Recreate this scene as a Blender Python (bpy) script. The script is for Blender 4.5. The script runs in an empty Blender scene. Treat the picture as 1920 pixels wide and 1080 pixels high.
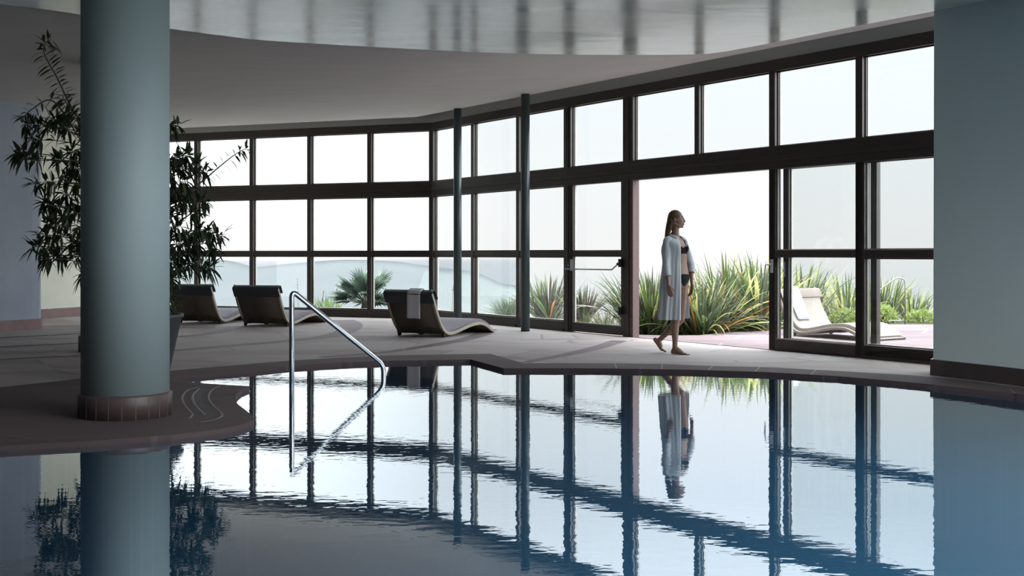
import bpy, bmesh, math, random
from mathutils import Vector, Matrix
from mathutils.geometry import tessellate_polygon

S = bpy.context.scene
COL = S.collection
F = 2200.0          # focal length in pixels of the 1920 px wide photograph
EYE = 1.22          # eye height above the deck
HOR = 476.0
R = random.Random(7)

# ---------------------------------------------------------------- camera
cd = bpy.data.cameras.new('camera')
cam = bpy.data.objects.new('camera', cd)
COL.objects.link(cam)
cd.sensor_width = 36.0
cd.lens = F / 1920 * 36.0
cd.shift_y = -(540 - HOR) / 1920
cd.clip_end = 5000
cd.clip_start = 0.05
cam.location = (0, 0, EYE)
cam.rotation_euler = (math.radians(90), 0, 0)
S.camera = cam

# ---------------------------------------------------------------- world : bright hazy sky
w = bpy.data.worlds.new('sky')
S.world = w
w.use_nodes = True
nt = w.node_tree
nt.nodes.clear()
N = nt.nodes.new
L = nt.links.new
tc = N('ShaderNodeTexCoord')
sep = N('ShaderNodeSeparateXYZ')
L(tc.outputs['Generated'], sep.inputs[0])
elev = N('ShaderNodeValToRGB')           # brightness by elevation
elev.color_ramp.elements[0].position = 0.0
elev.color_ramp.elements[0].color = (0.66, 0.64, 0.64, 1)
elev.color_ramp.elements[1].position = 1.0
elev.color_ramp.elements[1].color = (9.2, 9.3, 8.9, 1)
for p, c in ((0.485, (0.40, 0.41, 0.415)), (0.50, (0.435, 0.427, 0.43)), (0.545, (0.44, 0.45, 0.46)), (0.60, (0.43, 0.46, 0.495)), (0.72, (1.0, 1.05, 1.12)), (0.90, (2.0, 2.15, 2.3))):
    e = elev.color_ramp.elements.new(p)
    e.color = (*c, 1)
mz = N('ShaderNodeMath'); mz.operation = 'MULTIPLY_ADD'
mz.inputs[1].default_value = 0.5; mz.inputs[2].default_value = 0.5
L(sep.outputs['Z'], mz.inputs[0]); L(mz.outputs[0], elev.inputs[0])
az = N('ShaderNodeMapRange')             # brighter towards the left of the view
az.inputs['From Min'].default_value = -0.20
az.inputs['From Max'].default_value = -0.02
az.inputs['To Min'].default_value = 1.75
az.inputs['To Max'].default_value = 1.06
L(sep.outputs['X'], az.inputs['Value'])
bg = N('ShaderNodeBackground')
SKY = 2.35
ms = N('ShaderNodeMath'); ms.operation = 'MULTIPLY'; ms.inputs[1].default_value = SKY
def maprange(sock, a, b, c, d):
    m_ = N('ShaderNodeMapRange')
    for k_, v_ in zip(('From Min','From Max','To Min','To Max'), (a, b, c, d)): m_.inputs[k_].default_value = v_
    L(sock, m_.inputs['Value']); return m_.outputs[0]
def mathn(op, a, b):
    m_ = N('ShaderNodeMath'); m_.operation = op
    for i_, q in enumerate((a, b)):
        if isinstance(q, float): m_.inputs[i_].default_value = q
        else: L(q, m_.inputs[i_])
    return m_.outputs[0]
# bright lobe added to the unseen lower sky, right and behind, to light column and pillar
side = mathn('SUBTRACT', mathn('MULTIPLY', sep.outputs['X'], 0.93), mathn('MULTIPLY', sep.outputs['Y'], 0.37))
lobe = mathn('MULTIPLY', maprange(side, 0.50, 0.90, 0.0, 1.0), maprange(sep.outputs['Z'], 0.45, 0.62, 1.0, 0.0))
SIDE_BOOST = 4.0
fac = mathn('ADD', mathn('MULTIPLY', lobe, SIDE_BOOST), 1.0)
L(mathn('MULTIPLY', az.outputs[0], fac), ms.inputs[0]); L(ms.outputs[0], bg.inputs['Strength'])
L(elev.outputs[0], bg.inputs['Color'])
wo = N('ShaderNodeOutputWorld')
L(bg.outputs[0], wo.inputs['Surface'])
w.cycles.sampling_method = 'MANUAL'
w.cycles.sample_map_resolution = 512

S.view_settings.view_transform = 'Standard'
S.view_settings.look = 'None'
S.view_settings.exposure = 0.0
S.view_settings.gamma = 1.0
S.view_settings.use_curve_mapping = False
S.cycles.use_denoising = True
S.cycles.max_bounces = 10
S.cycles.diffuse_bounces = 6
S.cycles.glossy_bounces = 5
S.cycles.transparent_max_bounces = 24
S.cycles.transmission_bounces = 8
S.cycles.caustics_reflective = False
S.cycles.caustics_refractive = False
S.cycles.sample_clamp_indirect = 6

def portal(name, loc, size_x, size_z, nx, ny):
    """sampling portal in a glazed opening; (nx, ny) points into the room"""
    ld = bpy.data.lights.new(name, 'AREA')
    ld.shape = 'RECTANGLE'; ld.size = size_x; ld.size_y = size_z
    ld.cycles.is_portal = True
    o = bpy.data.objects.new(name, ld)
    COL.objects.link(o)
    o.location = loc
    o.rotation_euler = Vector((nx, ny, 0)).to_track_quat('-Z', 'Z').to_euler()
    return o

# ---------------------------------------------------------------- helpers
def G(px, py, z=0.0):
    """where the sight line through a pixel meets the horizontal plane z"""
    s = (py - HOR) / (EYE - z)
    return Vector(((px - 960) / s, F / s, z))

def at(px, py, Y):
    return Vector(((px - 960) * Y / F, Y, EYE - (py - HOR) * Y / F))

def mat(name, col, rough=0.6, metal=0.0, spec=0.5, noise=None, bump=None, transl=0.0, sheen=0.0):
    m = bpy.data.materials.new(name)
    m.use_nodes = True
    t = m.node_tree
    p = t.nodes['Principled BSDF']
    p.inputs['Base Color'].default_value = (*col, 1)
    p.inputs['Roughness'].default_value = rough
    p.inputs['Metallic'].default_value = metal
    p.inputs['Specular IOR Level'].default_value = spec
    if sheen:
        p.inputs['Sheen Weight'].default_value = sheen
    co = t.nodes.new('ShaderNodeTexCoord')
    if noise:                                 # (scale, col2, (sx,sy,sz), detail)
        sc, c2, st, det = noise
        mp = t.nodes.new('ShaderNodeMapping')
        mp.inputs['Scale'].default_value = st
        nz = t.nodes.new('ShaderNodeTexNoise')
        nz.inputs['Scale'].default_value = sc
        nz.inputs['Detail'].default_value = det
        cr = t.nodes.new('ShaderNodeValToRGB')
        cr.color_ramp.elements[0].position = 0.3
        cr.color_ramp.elements[0].color = (*col, 1)
        cr.color_ramp.elements[1].position = 0.7
        cr.color_ramp.elements[1].color = (*c2, 1)
        t.links.new(co.outputs['Object'], mp.inputs[0])
        t.links.new(mp.outputs[0], nz.inputs['Vector'])
        t.links.new(nz.outputs['Fac'], cr.inputs[0])
        t.links.new(cr.outputs[0], p.inputs['Base Color'])
    if bump:                                  # (scale, strength, distance, (sx,sy,sz))
        sc, stg, dist, st = bump
        mp2 = t.nodes.new('ShaderNodeMapping')
        mp2.inputs['Scale'].default_value = st
        nb = t.nodes.new('ShaderNodeTexNoise')
        nb.inputs['Scale'].default_value = sc
        nb.inputs['Detail'].default_value = 4
        b = t.nodes.new('ShaderNodeBump')
        b.inputs['Strength'].default_value = stg
        b.inputs['Distance'].default_value = dist
        t.links.new(co.outputs['Object'], mp2.inputs[0])
        t.links.new(mp2.outputs[0], nb.inputs['Vector'])
        t.links.new(nb.outputs['Fac'], b.inputs['Height'])
        t.links.new(b.outputs[0], p.inputs['Normal'])
    if transl:
        tr = t.nodes.new('ShaderNodeBsdfTranslucent')
        tr.inputs['Color'].default_value = (*[min(1, c * 1.4) for c in col], 1)
        mx = t.nodes.new('ShaderNodeMixShader')
        mx.inputs[0].default_value = transl
        out = t.nodes['Material Output']
        t.links.new(p.outputs[0], mx.inputs[1])
        t.links.new(tr.outputs[0], mx.inputs[2])
        t.links.new(mx.outputs[0], out.inputs['Surface'])
    return m

class MB:
    """collects geometry with material slots and links it as one mesh object"""
    def __init__(s):
        s.v = []; s.f = []; s.m = []; s.sm = []
    def face(s, idx, mi=0, smooth=False):
        s.f.append(tuple(idx)); s.m.append(mi); s.sm.append(smooth)
    def add(s, vs, fs, mi=0, smooth=False):
        b = len(s.v)
        s.v += [tuple(v) for v in vs]
        for f in fs:
            s.face([b + i for i in f], mi, smooth)
    def box(s, a, b, mi=0, M=None):
        x0, y0, z0 = a; x1, y1, z1 = b
        vs = [(x0,y0,z0),(x1,y0,z0),(x1,y1,z0),(x0,y1,z0),(x0,y0,z1),(x1,y0,z1),(x1,y1,z1),(x0,y1,z1)]
        if M is not None:
            vs = [M @ Vector(v) for v in vs]
        s.add(vs, [(0,3,2,1),(4,5,6,7),(0,1,5,4),(1,2,6,5),(2,3,7,6),(3,0,4,7)], mi)
    def prism(s, pts, z0, z1, mi=0, top=True, bottom=True, side=True):
        n = len(pts)
        vs = [(p[0], p[1], z0) for p in pts] + [(p[0], p[1], z1) for p in pts]
        b = len(s.v); s.v += vs
        if side:
            for i in range(n):
                j = (i + 1) % n
                s.face((b+i, b+j, b+n+j, b+n+i), mi)
        tri = tessellate_polygon([[Vector((p[0], p[1], 0)) for p in pts]])
        for t in tri:
            if top: s.face([b+n+i for i in t], mi)
            if bottom: s.face([b+i for i in t], mi)
    def tube(s, pts, rad, n=10, mi=0, caps=True):
        pts = [Vector(p) for p in pts]
        rads = rad if isinstance(rad, (list, tuple)) else [rad] * len(pts)
        b = len(s.v)
        d0 = (pts[1] - pts[0]).normalized()
        up = Vector((0, 0, 1)) if abs(d0.z) < 0.9 else Vector((1, 0, 0))
        nrm = d0.cross(up).normalized()
        for i, p in enumerate(pts):
            if i == 0: d = d0
            elif i == len(pts) - 1: d = (pts[-1] - pts[-2]).normalized()
            else: d = ((pts[i+1]-p).normalized() + (p-pts[i-1]).normalized()).normalized()
            nrm = (nrm - d * nrm.dot(d)).normalized()
            bi = d.cross(nrm)
            for k in range(n):
                a = 2*math.pi*k/n
                s.v.append(tuple(p + (nrm*math.cos(a) + bi*math.sin(a)) * rads[i]))
        for i in range(len(pts)-1):
            for k in range(n):
                k2 = (k+1) % n
                s.face((b+i*n+k, b+i*n+k2, b+(i+1)*n+k2, b+(i+1)*n+k), mi, True)
        if caps:
            s.face([b+k for k in range(n)][::-1], mi)
            s.face([b+(len(pts)-1)*n+k for k in range(n)], mi)
    def lathe(s, prof, c=(0,0,0), n=48, mi=0, smooth=True, cap=True):
        b = len(s.v)
        for r, z in prof:
            for k in range(n):
                a = 2*math.pi*k/n
                s.v.append((c[0]+r*math.cos(a), c[1]+r*math.sin(a), c[2]+z))
        for i in range(len(prof)-1):
            for k in range(n):
                k2 = (k+1) % n
                s.face((b+i*n+k, b+i*n+k2, b+(i+1)*n+k2, b+(i+1)*n+k), mi, smooth)
        if cap:
            s.face([b+k for k in range(n)][::-1], mi)
            s.face([b+(len(prof)-1)*n+k for k in range(n)], mi)
    def ellipsoid(s, c, r, M=None, nu=16, nv=10, mi=0):
        b = len(s.v); c = Vector(c)
        for i in range(nv+1):
            th = math.pi*i/nv
            for k in range(nu):
                a = 2*math.pi*k/nu
                p = Vector((r[0]*math.sin(th)*math.cos(a), r[1]*math.sin(th)*math.sin(a), r[2]*math.cos(th)))
                if M is not None: p = M @ p
                s.v.append(tuple(c + p))
        for i in range(nv):
            for k in range(nu):
                k2 = (k+1) % nu
                s.face((b+i*nu+k, b+(i+1)*nu+k, b+(i+1)*nu+k2, b+i*nu+k2), mi, True)
    def build(s, name, mats, parent=None, bevel=0.0):
        me = bpy.data.meshes.new(name)
        me.from_pydata(s.v, [], s.f)
        ms_ = mats if isinstance(mats, (list, tuple)) else [mats]
        for m in ms_: me.materials.append(m)
        me.polygons.foreach_set('material_index', s.m)
        me.polygons.foreach_set('use_smooth', s.sm)
        me.update()
        o = bpy.data.objects.new(name, me)
        COL.objects.link(o)
        if parent: o.parent = parent
        if bevel:
            bv = o.modifiers.new('bevel', 'BEVEL'); bv.width = bevel; bv.segments = 2
            bv.limit_method = 'ANGLE'
        return o

def tag(o, label=None, cat=None, group=None, kind=None):
    if label: o['label'] = label
    if cat: o['category'] = cat
    if group: o['group'] = group
    if kind: o['kind'] = kind
    return o

def struct(o, label=None):
    o['kind'] = 'structure'
    if label: o['label'] = label
    return o

def empty(name, loc=(0,0,0), rz=0):
    o = bpy.data.objects.new(name, None)
    o.empty_display_size = 0.1
    COL.objects.link(o)
    o.location = loc; o.rotation_euler = (0, 0, rz)
    return o

def copy_tree(o, parent=None):
    c = o.copy(); COL.objects.link(c)
    if parent: c.parent = parent
    for ch in list(o.children): copy_tree(ch, c)
    return c

def crom(pts, n=6, closed=False):
    """Catmull-Rom through points"""
    P = [Vector(p) for p in pts]; out = []
    m = len(P)
    for i in range(m if closed else m-1):
        if closed:
            a, b, c, d = P[i-1], P[i], P[(i+1) % m], P[(i+2) % m]
        else:
            a = P[i-1] if i else P[0]*2-P[1]
            b, c = P[i], P[i+1]
            d = P[i+2] if i+2 < m else P[-1]*2-P[-2]
        for k in range(n):
            t = k/n
            out.append(0.5*((2*b) + (c-a)*t + (2*a-5*b+4*c-d)*t*t + (3*b-a-3*c+d)*t*t*t))
    if not closed: out.append(P[-1])
    return out

# ---------------------------------------------------------------- materials
M = {}
M['frame'] = mat('dark_brown_wood', (0.028, 0.020, 0.017), 0.42, noise=(9, (0.042, 0.029, 0.024), (1,1,6), 3), bump=(40, 0.15, 0.002, (1,1,8)))
M['frame_red'] = mat('red_brown_wood', (0.10, 0.060, 0.052), 0.6, noise=(9, (0.08, 0.048, 0.042), (1,1,6), 3))
M['bead'] = mat('daylit_glazing_bead', (0.50, 0.49, 0.44), 0.5)  # pale colour stands in for daylight on the outer side of the frames
M['fascia'] = mat('fascia_plaster', (0.40, 0.395, 0.37), 0.8)
M['ceiling'] = mat('ceiling_plaster', (0.60, 0.58, 0.555), 0.85, noise=(1.3, (0.555, 0.54, 0.52), (1,2.5,1), 4), bump=(30, 0.12, 0.004, (1,1,1)))
M['column'] = mat('column_plaster', (0.31, 0.39, 0.395), 0.6, noise=(1.8, (0.275, 0.35, 0.36), (1,1,.6), 5), bump=(60, 0.05, 0.003, (1,1,1)))
M['pillar'] = mat('brightened_blue_grey_plaster', (0.68, 0.78, 0.77), 0.7, noise=(1.6, (0.64, 0.74, 0.74), (1,1,.6), 5), bump=(60, 0.05, 0.003, (1,1,1)))  # paler blue-grey, raised above the column to make up for missing light
M['bluewall'] = mat('grey_blue_plaster', (0.29, 0.33, 0.385), 0.7, noise=(2.0, (0.25, 0.285, 0.35), (1,1,.7), 5), bump=(25, 0.1, 0.004, (1,1,1)))
M['cream'] = mat('cream_plaster', (0.66, 0.67, 0.56), 0.8, noise=(1.5, (0.60, 0.61, 0.52), (1,1,1), 4))
M['basetile'] = mat('red_brown_base_tile', (0.095, 0.062, 0.06), 0.45, noise=(6, (0.07, 0.05, 0.05), (1,1,1), 4))
M['baselight'] = mat('pink_brown_base_tile', (0.20, 0.125, 0.12), 0.6, noise=(6, (0.165, 0.105, 0.10), (1,1,1), 4))
M['basedark'] = mat('dark_base_tile', (0.05, 0.037, 0.036), 0.4, noise=(6, (0.065, 0.05, 0.05), (1,1,1), 4))
M['grout'] = mat('pale_grout', (0.24, 0.205, 0.195), 0.8)
M['steelgreen'] = mat('green_grey_painted_steel', (0.045, 0.065, 0.07), 0.35)
M['chrome'] = mat('brushed_chrome', (0.50, 0.53, 0.56), 0.14, metal=1.0)
M['black'] = mat('black_metal', (0.02, 0.02, 0.022), 0.35, metal=0.4)
M['greymetal'] = mat('grey_metal', (0.32, 0.33, 0.34), 0.35, metal=0.8)
M['handle'] = mat('pale_metal_handle', (0.62, 0.63, 0.66), 0.35, metal=0.5)

def stone(name, c1, c2, c3, rough, cell=1.3, joint=(0.2,0.17,0.17), jw=0.012, stretch=(0.55,1.0,1.0)):
    m = bpy.data.materials.new(name); m.use_nodes = True
    t = m.node_tree; p = t.nodes['Principled BSDF']
    co = t.nodes.new('ShaderNodeTexCoord'); mp = t.nodes.new('ShaderNodeMapping')
    mp.inputs['Scale'].default_value = stretch
    mp.inputs['Rotation'].default_value = (0, 0, 0.5)
    t.links.new(co.outputs['Object'], mp.inputs[0])
    v = t.nodes.new('ShaderNodeTexVoronoi'); v.inputs['Scale'].default_value = cell
    t.links.new(mp.outputs[0], v.inputs['Vector'])
    ve = t.nodes.new('ShaderNodeTexVoronoi'); ve.feature = 'DISTANCE_TO_EDGE'; ve.inputs['Scale'].default_value = cell
    t.links.new(mp.outputs[0], ve.inputs['Vector'])
    nz = t.nodes.new('ShaderNodeTexNoise'); nz.inputs['Scale'].default_value = 3.0; nz.inputs['Detail'].default_value = 6
    t.links.new(mp.outputs[0], nz.inputs['Vector'])
    sx = t.nodes.new('ShaderNodeSeparateColor'); t.links.new(v.outputs['Color'], sx.inputs[0])
    mixf = t.nodes.new('ShaderNodeMath'); mixf.operation = 'MULTIPLY_ADD'; mixf.inputs[1].default_value = 0.55
    t.links.new(nz.outputs['Fac'], mixf.inputs[0])
    half = t.nodes.new('ShaderNodeMath'); half.operation = 'MULTIPLY'; half.inputs[1].default_value = 0.45
    t.links.new(sx.outputs[0], half.inputs[0]); t.links.new(half.outputs[0], mixf.inputs[2])
    cr = t.nodes.new('ShaderNodeValToRGB')
    cr.color_ramp.elements[0].position = 0.25; cr.color_ramp.elements[0].color = (*c1, 1)
    cr.color_ramp.elements[1].position = 0.75; cr.color_ramp.elements[1].color = (*c3, 1)
    e = cr.color_ramp.elements.new(0.5); e.color = (*c2, 1)
    t.links.new(mixf.outputs[0], cr.inputs[0])
    ed = t.nodes.new('ShaderNodeMath'); ed.operation = 'LESS_THAN'; ed.inputs[1].default_value = jw
    t.links.new(ve.outputs['Distance'], ed.inputs[0])
    mx = t.nodes.new('ShaderNodeMix'); mx.data_type = 'RGBA'
    t.links.new(ed.outputs[0], mx.inputs['Factor'])
    t.links.new(cr.outputs[0], mx.inputs['A']); mx.inputs['B'].default_value = (*joint, 1)
    t.links.new(mx.outputs['Result'], p.inputs['Base Color'])
    p.inputs['Roughness'].default_value = rough
    b = t.nodes.new('ShaderNodeBump'); b.inputs['Strength'].default_value = 0.25; b.inputs['Distance'].default_value = 0.006
    t.links.new(nz.outputs['Fac'], b.inputs['Height']); t.links.new(b.outputs[0], p.inputs['Normal'])
    return m

M['floor'] = stone('pink_grey_flagstone', (0.27,0.225,0.215), (0.33,0.29,0.28), (0.35,0.325,0.315), 0.75, joint=(0.24,0.20,0.20))
M['coping'] = stone('red_brown_coping', (0.060,0.040,0.041), (0.075,0.051,0.052), (0.09,0.064,0.064), 0.8, cell=0.8, joint=(0.10,0.08,0.08), jw=0.006)
M['inlay'] = stone('purple_slate_inlay', (0.085,0.058,0.068), (0.10,0.07,0.08), (0.115,0.085,0.094), 0.65, cell=2)
M['terrace'] = stone('purple_pink_paving', (0.095,0.066,0.076), (0.11,0.078,0.089), (0.13,0.095,0.105), 0.85, cell=1.3, joint=(0.17,0.148,0.157), jw=0.014)
M['soil'] = mat('planting_soil', (0.03, 0.028, 0.022), 1.0, spec=0.05, noise=(8, (0.05,0.055,0.03), (1,1,1), 5))

# glossy stucco ceiling
def glossy_ceiling():
    m = mat('polished_plaster', (0.36,0.40,0.39), 0.2)
    t = m.node_tree; p = t.nodes['Principled BSDF']
    co = t.nodes.new('ShaderNodeTexCoord'); mp = t.nodes.new('ShaderNodeMapping')
    mp.inputs['Scale'].default_value = (0.35, 1.0, 1)
    t.links.new(co.outputs['Object'], mp.inputs[0])
    n1 = t.nodes.new('ShaderNodeTexNoise'); n1.inputs['Scale'].default_value = 1.6; n1.inputs['Detail'].default_value = 7; n1.inputs['Distortion'].default_value = 0.8
    t.links.new(mp.outputs[0], n1.inputs['Vector'])
    cr = t.nodes.new('ShaderNodeValToRGB')
    cr.color_ramp.elements[0].position = .3; cr.color_ramp.elements[0].color = (0.46,0.51,0.47,1)
    cr.color_ramp.elements[1].position = .7; cr.color_ramp.elements[1].color = (0.80,0.82,0.74,1)
    t.links.new(n1.outputs['Fac'], cr.inputs[0]); t.links.new(cr.outputs[0], p.inputs['Base Color'])
    mr = t.nodes.new('ShaderNodeMapRange'); mr.inputs['To Min'].default_value = 0.08; mr.inputs['To Max'].default_value = 0.27
    t.links.new(n1.outputs['Fac'], mr.inputs['Value']); t.links.new(mr.outputs[0], p.inputs['Roughness'])
    b = t.nodes.new('ShaderNodeBump'); b.inputs['Strength'].default_value = 0.16; b.inputs['Distance'].default_value = 0.02
    n2 = t.nodes.new('ShaderNodeTexNoise'); n2.inputs['Scale'].default_value = 3; n2.inputs['Detail'].default_value = 5
    t.links.new(mp.outputs[0], n2.inputs['Vector'])
    t.links.new(n2.outputs['Fac'], b.inputs['Height']); t.links.new(b.outputs[0], p.inputs['Normal'])
    p.inputs['IOR'].default_value = 2.8
    return m
M['gloss'] = glossy_ceiling()

def glass_mat(name, tint):
    m = bpy.data.materials.new(name); m.use_nodes = True
    t = m.node_tree; t.nodes.clear()
    tr = t.nodes.new('ShaderNodeBsdfTransparent'); tr.inputs[0].default_value = (*tint, 1)
    gl = t.nodes.new('ShaderNodeBsdfGlossy'); gl.inputs['Roughness'].default_value = 0.0
    gl.inputs['Color'].default_value = (1,1,1,1)
    fr = t.nodes.new('ShaderNodeFresnel')
    ge = t.nodes.new('ShaderNodeNewGeometry'); mi_ = t.nodes.new('ShaderNodeMapRange')   # same reflectance from both faces
    mi_.inputs['To Min'].default_value = 1.45; mi_.inputs['To Max'].default_value = 1/1.45
    t.links.new(ge.outputs['Backfacing'], mi_.inputs['Value']); t.links.new(mi_.outputs[0], fr.inputs['IOR'])
    mx = t.nodes.new('ShaderNodeMixShader'); out = t.nodes.new('ShaderNodeOutputMaterial')
    t.links.new(fr.outputs[0], mx.inputs[0]); t.links.new(tr.outputs[0], mx.inputs[1]); t.links.new(gl.outputs[0], mx.inputs[2])
    t.links.new(mx.outputs[0], out.inputs['Surface'])
    return m
M['glass'] = glass_mat('window_glass', (0.955, 0.968, 0.965))

def water_mat():
    m = bpy.data.materials.new('pool_water'); m.use_nodes = True
    t = m.node_tree; t.nodes.clear()
    co = t.nodes.new('ShaderNodeTexCoord')
    def nz(scale, st, det, rot=0):
        mp = t.nodes.new('ShaderNodeMapping'); mp.inputs['Scale'].default_value = st
        mp.inputs['Rotation'].default_value = (0,0,rot)
        n = t.nodes.new('ShaderNodeTexNoise'); n.inputs['Scale'].default_value = scale; n.inputs['Detail'].default_value = det
        t.links.new(co.outputs['Object'], mp.inputs[0]); t.links.new(mp.outputs[0], n.inputs['Vector'])
        return n
    n1 = nz(9.0, (0.8,1.4,1), 2, 0.15)
    n2 = nz(1.1, (0.6,1.2,1), 1, -0.2)
    ad = t.nodes.new('ShaderNodeMath'); ad.operation = 'MULTIPLY_ADD'; ad.inputs[1].default_value = 1.3
    t.links.new(n2.outputs['Fac'], ad.inputs[0]); t.links.new(n1.outputs['Fac'], ad.inputs[2])
    b = t.nodes.new('ShaderNodeBump'); b.inputs['Strength'].default_value = 1.0; b.inputs['Distance'].default_value = 0.0005
    t.links.new(ad.outputs[0], b.inputs['Height'])
    gl = t.nodes.new('ShaderNodeBsdfGlossy'); gl.inputs['Roughness'].default_value = 0.0
    gl.inputs['Color'].default_value = (0.94,0.98,1,1)
    tr = t.nodes.new('ShaderNodeBsdfTransparent'); tr.inputs[0].default_value = (0.70, 0.90, 0.97, 1)
    fr = t.nodes.new('ShaderNodeFresnel'); fr.inputs['IOR'].default_value = 1.40
    t.links.new(b.outputs[0], gl.inputs['Normal']); t.links.new(b.outputs[0], fr.inputs['Normal'])
    mx = t.nodes.new('ShaderNodeMixShader'); out = t.nodes.new('ShaderNodeOutputMaterial')
    df = t.nodes.new('ShaderNodeBsdfDiffuse'); df.inputs[0].default_value = (0.022, 0.085, 0.165, 1)   # light scattered in the water body
    m2 = t.nodes.new('ShaderNodeMixShader'); m2.inputs[0].default_value = 0.45
    t.links.new(tr.outputs[0], m2.inputs[1]); t.links.new(df.outputs[0], m2.inputs[2]); tr = m2
    pw = t.nodes.new('ShaderNodeMath'); pw.operation = 'POWER'; pw.inputs[1].default_value = 0.36
    t.links.new(fr.outputs[0], pw.inputs[0])
    t.links.new(pw.outputs[0], mx.inputs[0]); t.links.new(tr.outputs[0], mx.inputs[1]); t.links.new(gl.outputs[0], mx.inputs[2])
    t.links.new(mx.outputs[0], out.inputs['Surface'])
    return m
M['water'] = water_mat()

def tile_mat():
    m = mat('blue_mosaic_tile', (0.05,0.16,0.36), 0.4)
    t = m.node_tree; p = t.nodes['Principled BSDF']
    co = t.nodes.new('ShaderNodeTexCoord')
    br = t.nodes.new('ShaderNodeTexBrick'); br.offset = 0.0
    br.inputs['Scale'].default_value = 1.0
    br.inputs['Brick Width'].default_value = 0.12; br.inputs['Row Height'].default_value = 0.12
    br.inputs['Mortar Size'].default_value = 0.006
    br.inputs['Color1'].default_value = (0.05,0.20,0.35,1); br.inputs['Color2'].default_value = (0.06,0.23,0.39,1)
    br.inputs['Mortar'].default_value = (0.13,0.31,0.46,1)
    t.links.new(co.outputs['Object'], br.inputs['Vector']); t.links.new(br.outputs[0], p.inputs['Base Color'])
    return m
M['tile'] = tile_mat()

M['ratt'] = mat('brown_woven_shell', (0.085,0.062,0.045), 0.6, noise=(70, (0.06,0.045,0.034), (1,1,1), 2), bump=(160, 0.4, 0.003, (1,1,1)))
M['rail'] = mat('tan_woven_edge', (0.34,0.30,0.235), 0.6, noise=(60, (0.26,0.23,0.18), (1,1,1), 2))
M['cush'] = mat('purple_grey_cushion', (0.175,0.16,0.19), 0.8, noise=(30, (0.15,0.135,0.165), (1,6,1), 3), sheen=0.2)
M['navy'] = mat('dark_navy_headrest', (0.022,0.025,0.034), 0.8, sheen=0.2)
M['towelg'] = mat('pale_grey_towel', (0.58,0.57,0.60), 0.9, bump=(150, 0.4, 0.003, (1,1,1)))
M['towelw'] = mat('white_towel', (0.46,0.46,0.52), 0.9, bump=(150, 0.4, 0.003, (1,1,1)))
M['beige'] = mat('pinkish_beige_fabric', (0.21,0.175,0.16), 0.9, spec=0.1)
M['beigec'] = mat('pale_sand_cushion', (0.24,0.215,0.195), 0.9, spec=0.1)
M['pot'] = mat('dark_grey_planter', (0.075,0.08,0.085), 0.6, noise=(4, (0.055,0.06,0.065), (1,1,1), 5), bump=(30,0.2,0.004,(1,1,1)))
M['earth'] = mat('pot_soil', (0.045,0.035,0.028), 0.95, noise=(20,(0.07,0.055,0.04),(1,1,1),4))
M['bark'] = mat('plant_bark', (0.09,0.075,0.055), 0.8, noise=(30,(0.06,0.05,0.04),(1,1,4),4))
M['leafd'] = mat('dark_glossy_leaf', (0.024,0.042,0.020), 0.38, noise=(8,(0.034,0.055,0.024),(1,1,1),2), transl=0.12)
M['leafg'] = mat('fresh_green_leaf', (0.07,0.12,0.03), 0.4, transl=0.3)
M['flax'] = mat('flax_green', (0.065,0.10,0.03), 0.5, spec=0.3, noise=(3,(0.11,0.15,0.055),(1,1,1),3), transl=0.35)
M['flaxg'] = mat('flax_grey_green', (0.075,0.10,0.065), 0.5, spec=0.3, noise=(3,(0.13,0.155,0.10),(1,1,1),3), transl=0.25)
M['flaxy'] = mat('flax_yellow_edge', (0.33,0.33,0.14), 0.5, noise=(3,(0.24,0.26,0.11),(1,1,1),3), transl=0.45)
M['flaxo'] = mat('flax_orange_old_leaf', (0.22,0.11,0.035), 0.55, transl=0.35)
M['flaxd'] = mat('flax_bronze', (0.05,0.038,0.03), 0.5, transl=0.2)
M['palm'] = mat('blue_green_palm_leaf', (0.13,0.19,0.14), 0.45, noise=(4,(0.085,0.13,0.095),(1,1,1),3), transl=0.15)
M['shrub'] = mat('yellow_green_shrub', (0.22,0.27,0.08), 0.55, noise=(6,(0.16,0.21,0.06),(1,1,1),3), transl=0.4)
M['dry'] = mat('dry_grass_stalk', (0.34,0.31,0.24), 0.7)
M['hill'] = mat('hazy_hillside', (0.07,0.09,0.085), 0.9, noise=(0.02,(0.10,0.12,0.11),(1,1,1),6))
M['skin'] = mat('skin', (0.26,0.152,0.108), 0.5, noise=(30,(0.235,0.138,0.098),(1,1,1),2))
M['hair'] = mat('dark_blond_hair', (0.085,0.048,0.027), 0.5, spec=0.3, noise=(60,(0.15,0.09,0.05),(1,1,.08),4), bump=(90,0.5,0.004,(1,1,.05)))
M['robe'] = mat('white_linen', (0.62,0.655,0.69), 0.8, transl=0.22, bump=(120,0.2,0.002,(1,1,.3)))
M['bikini'] = mat('black_swimwear', (0.009,0.009,0.012), 0.85, spec=0.15)
M['eye'] = mat('dark_eye', (0.03,0.02,0.02), 0.2)
M['lip'] = mat('lips', (0.33,0.13,0.11), 0.45)
M['sandal'] = mat('brown_leather_sandal', (0.12,0.075,0.05), 0.5)

# ================================================================ ROOM SHELL
C = Vector((-1.5, 21.95, 0))                       # corner where the two glazed walls meet
u1 = Vector((-4.943, 1.913, 0)).normalized()       # from the corner to the left
u2 = Vector((1, -1.475, 0)).normalized()           # from the corner to the right
n1 = Vector((0.3609, 0.9326, 0)).normalized()      # outward normals
n2 = Vector((0.8277, 0.561, 0)).normalized()
Z0, ZT = 0.0, 3.67

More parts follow.
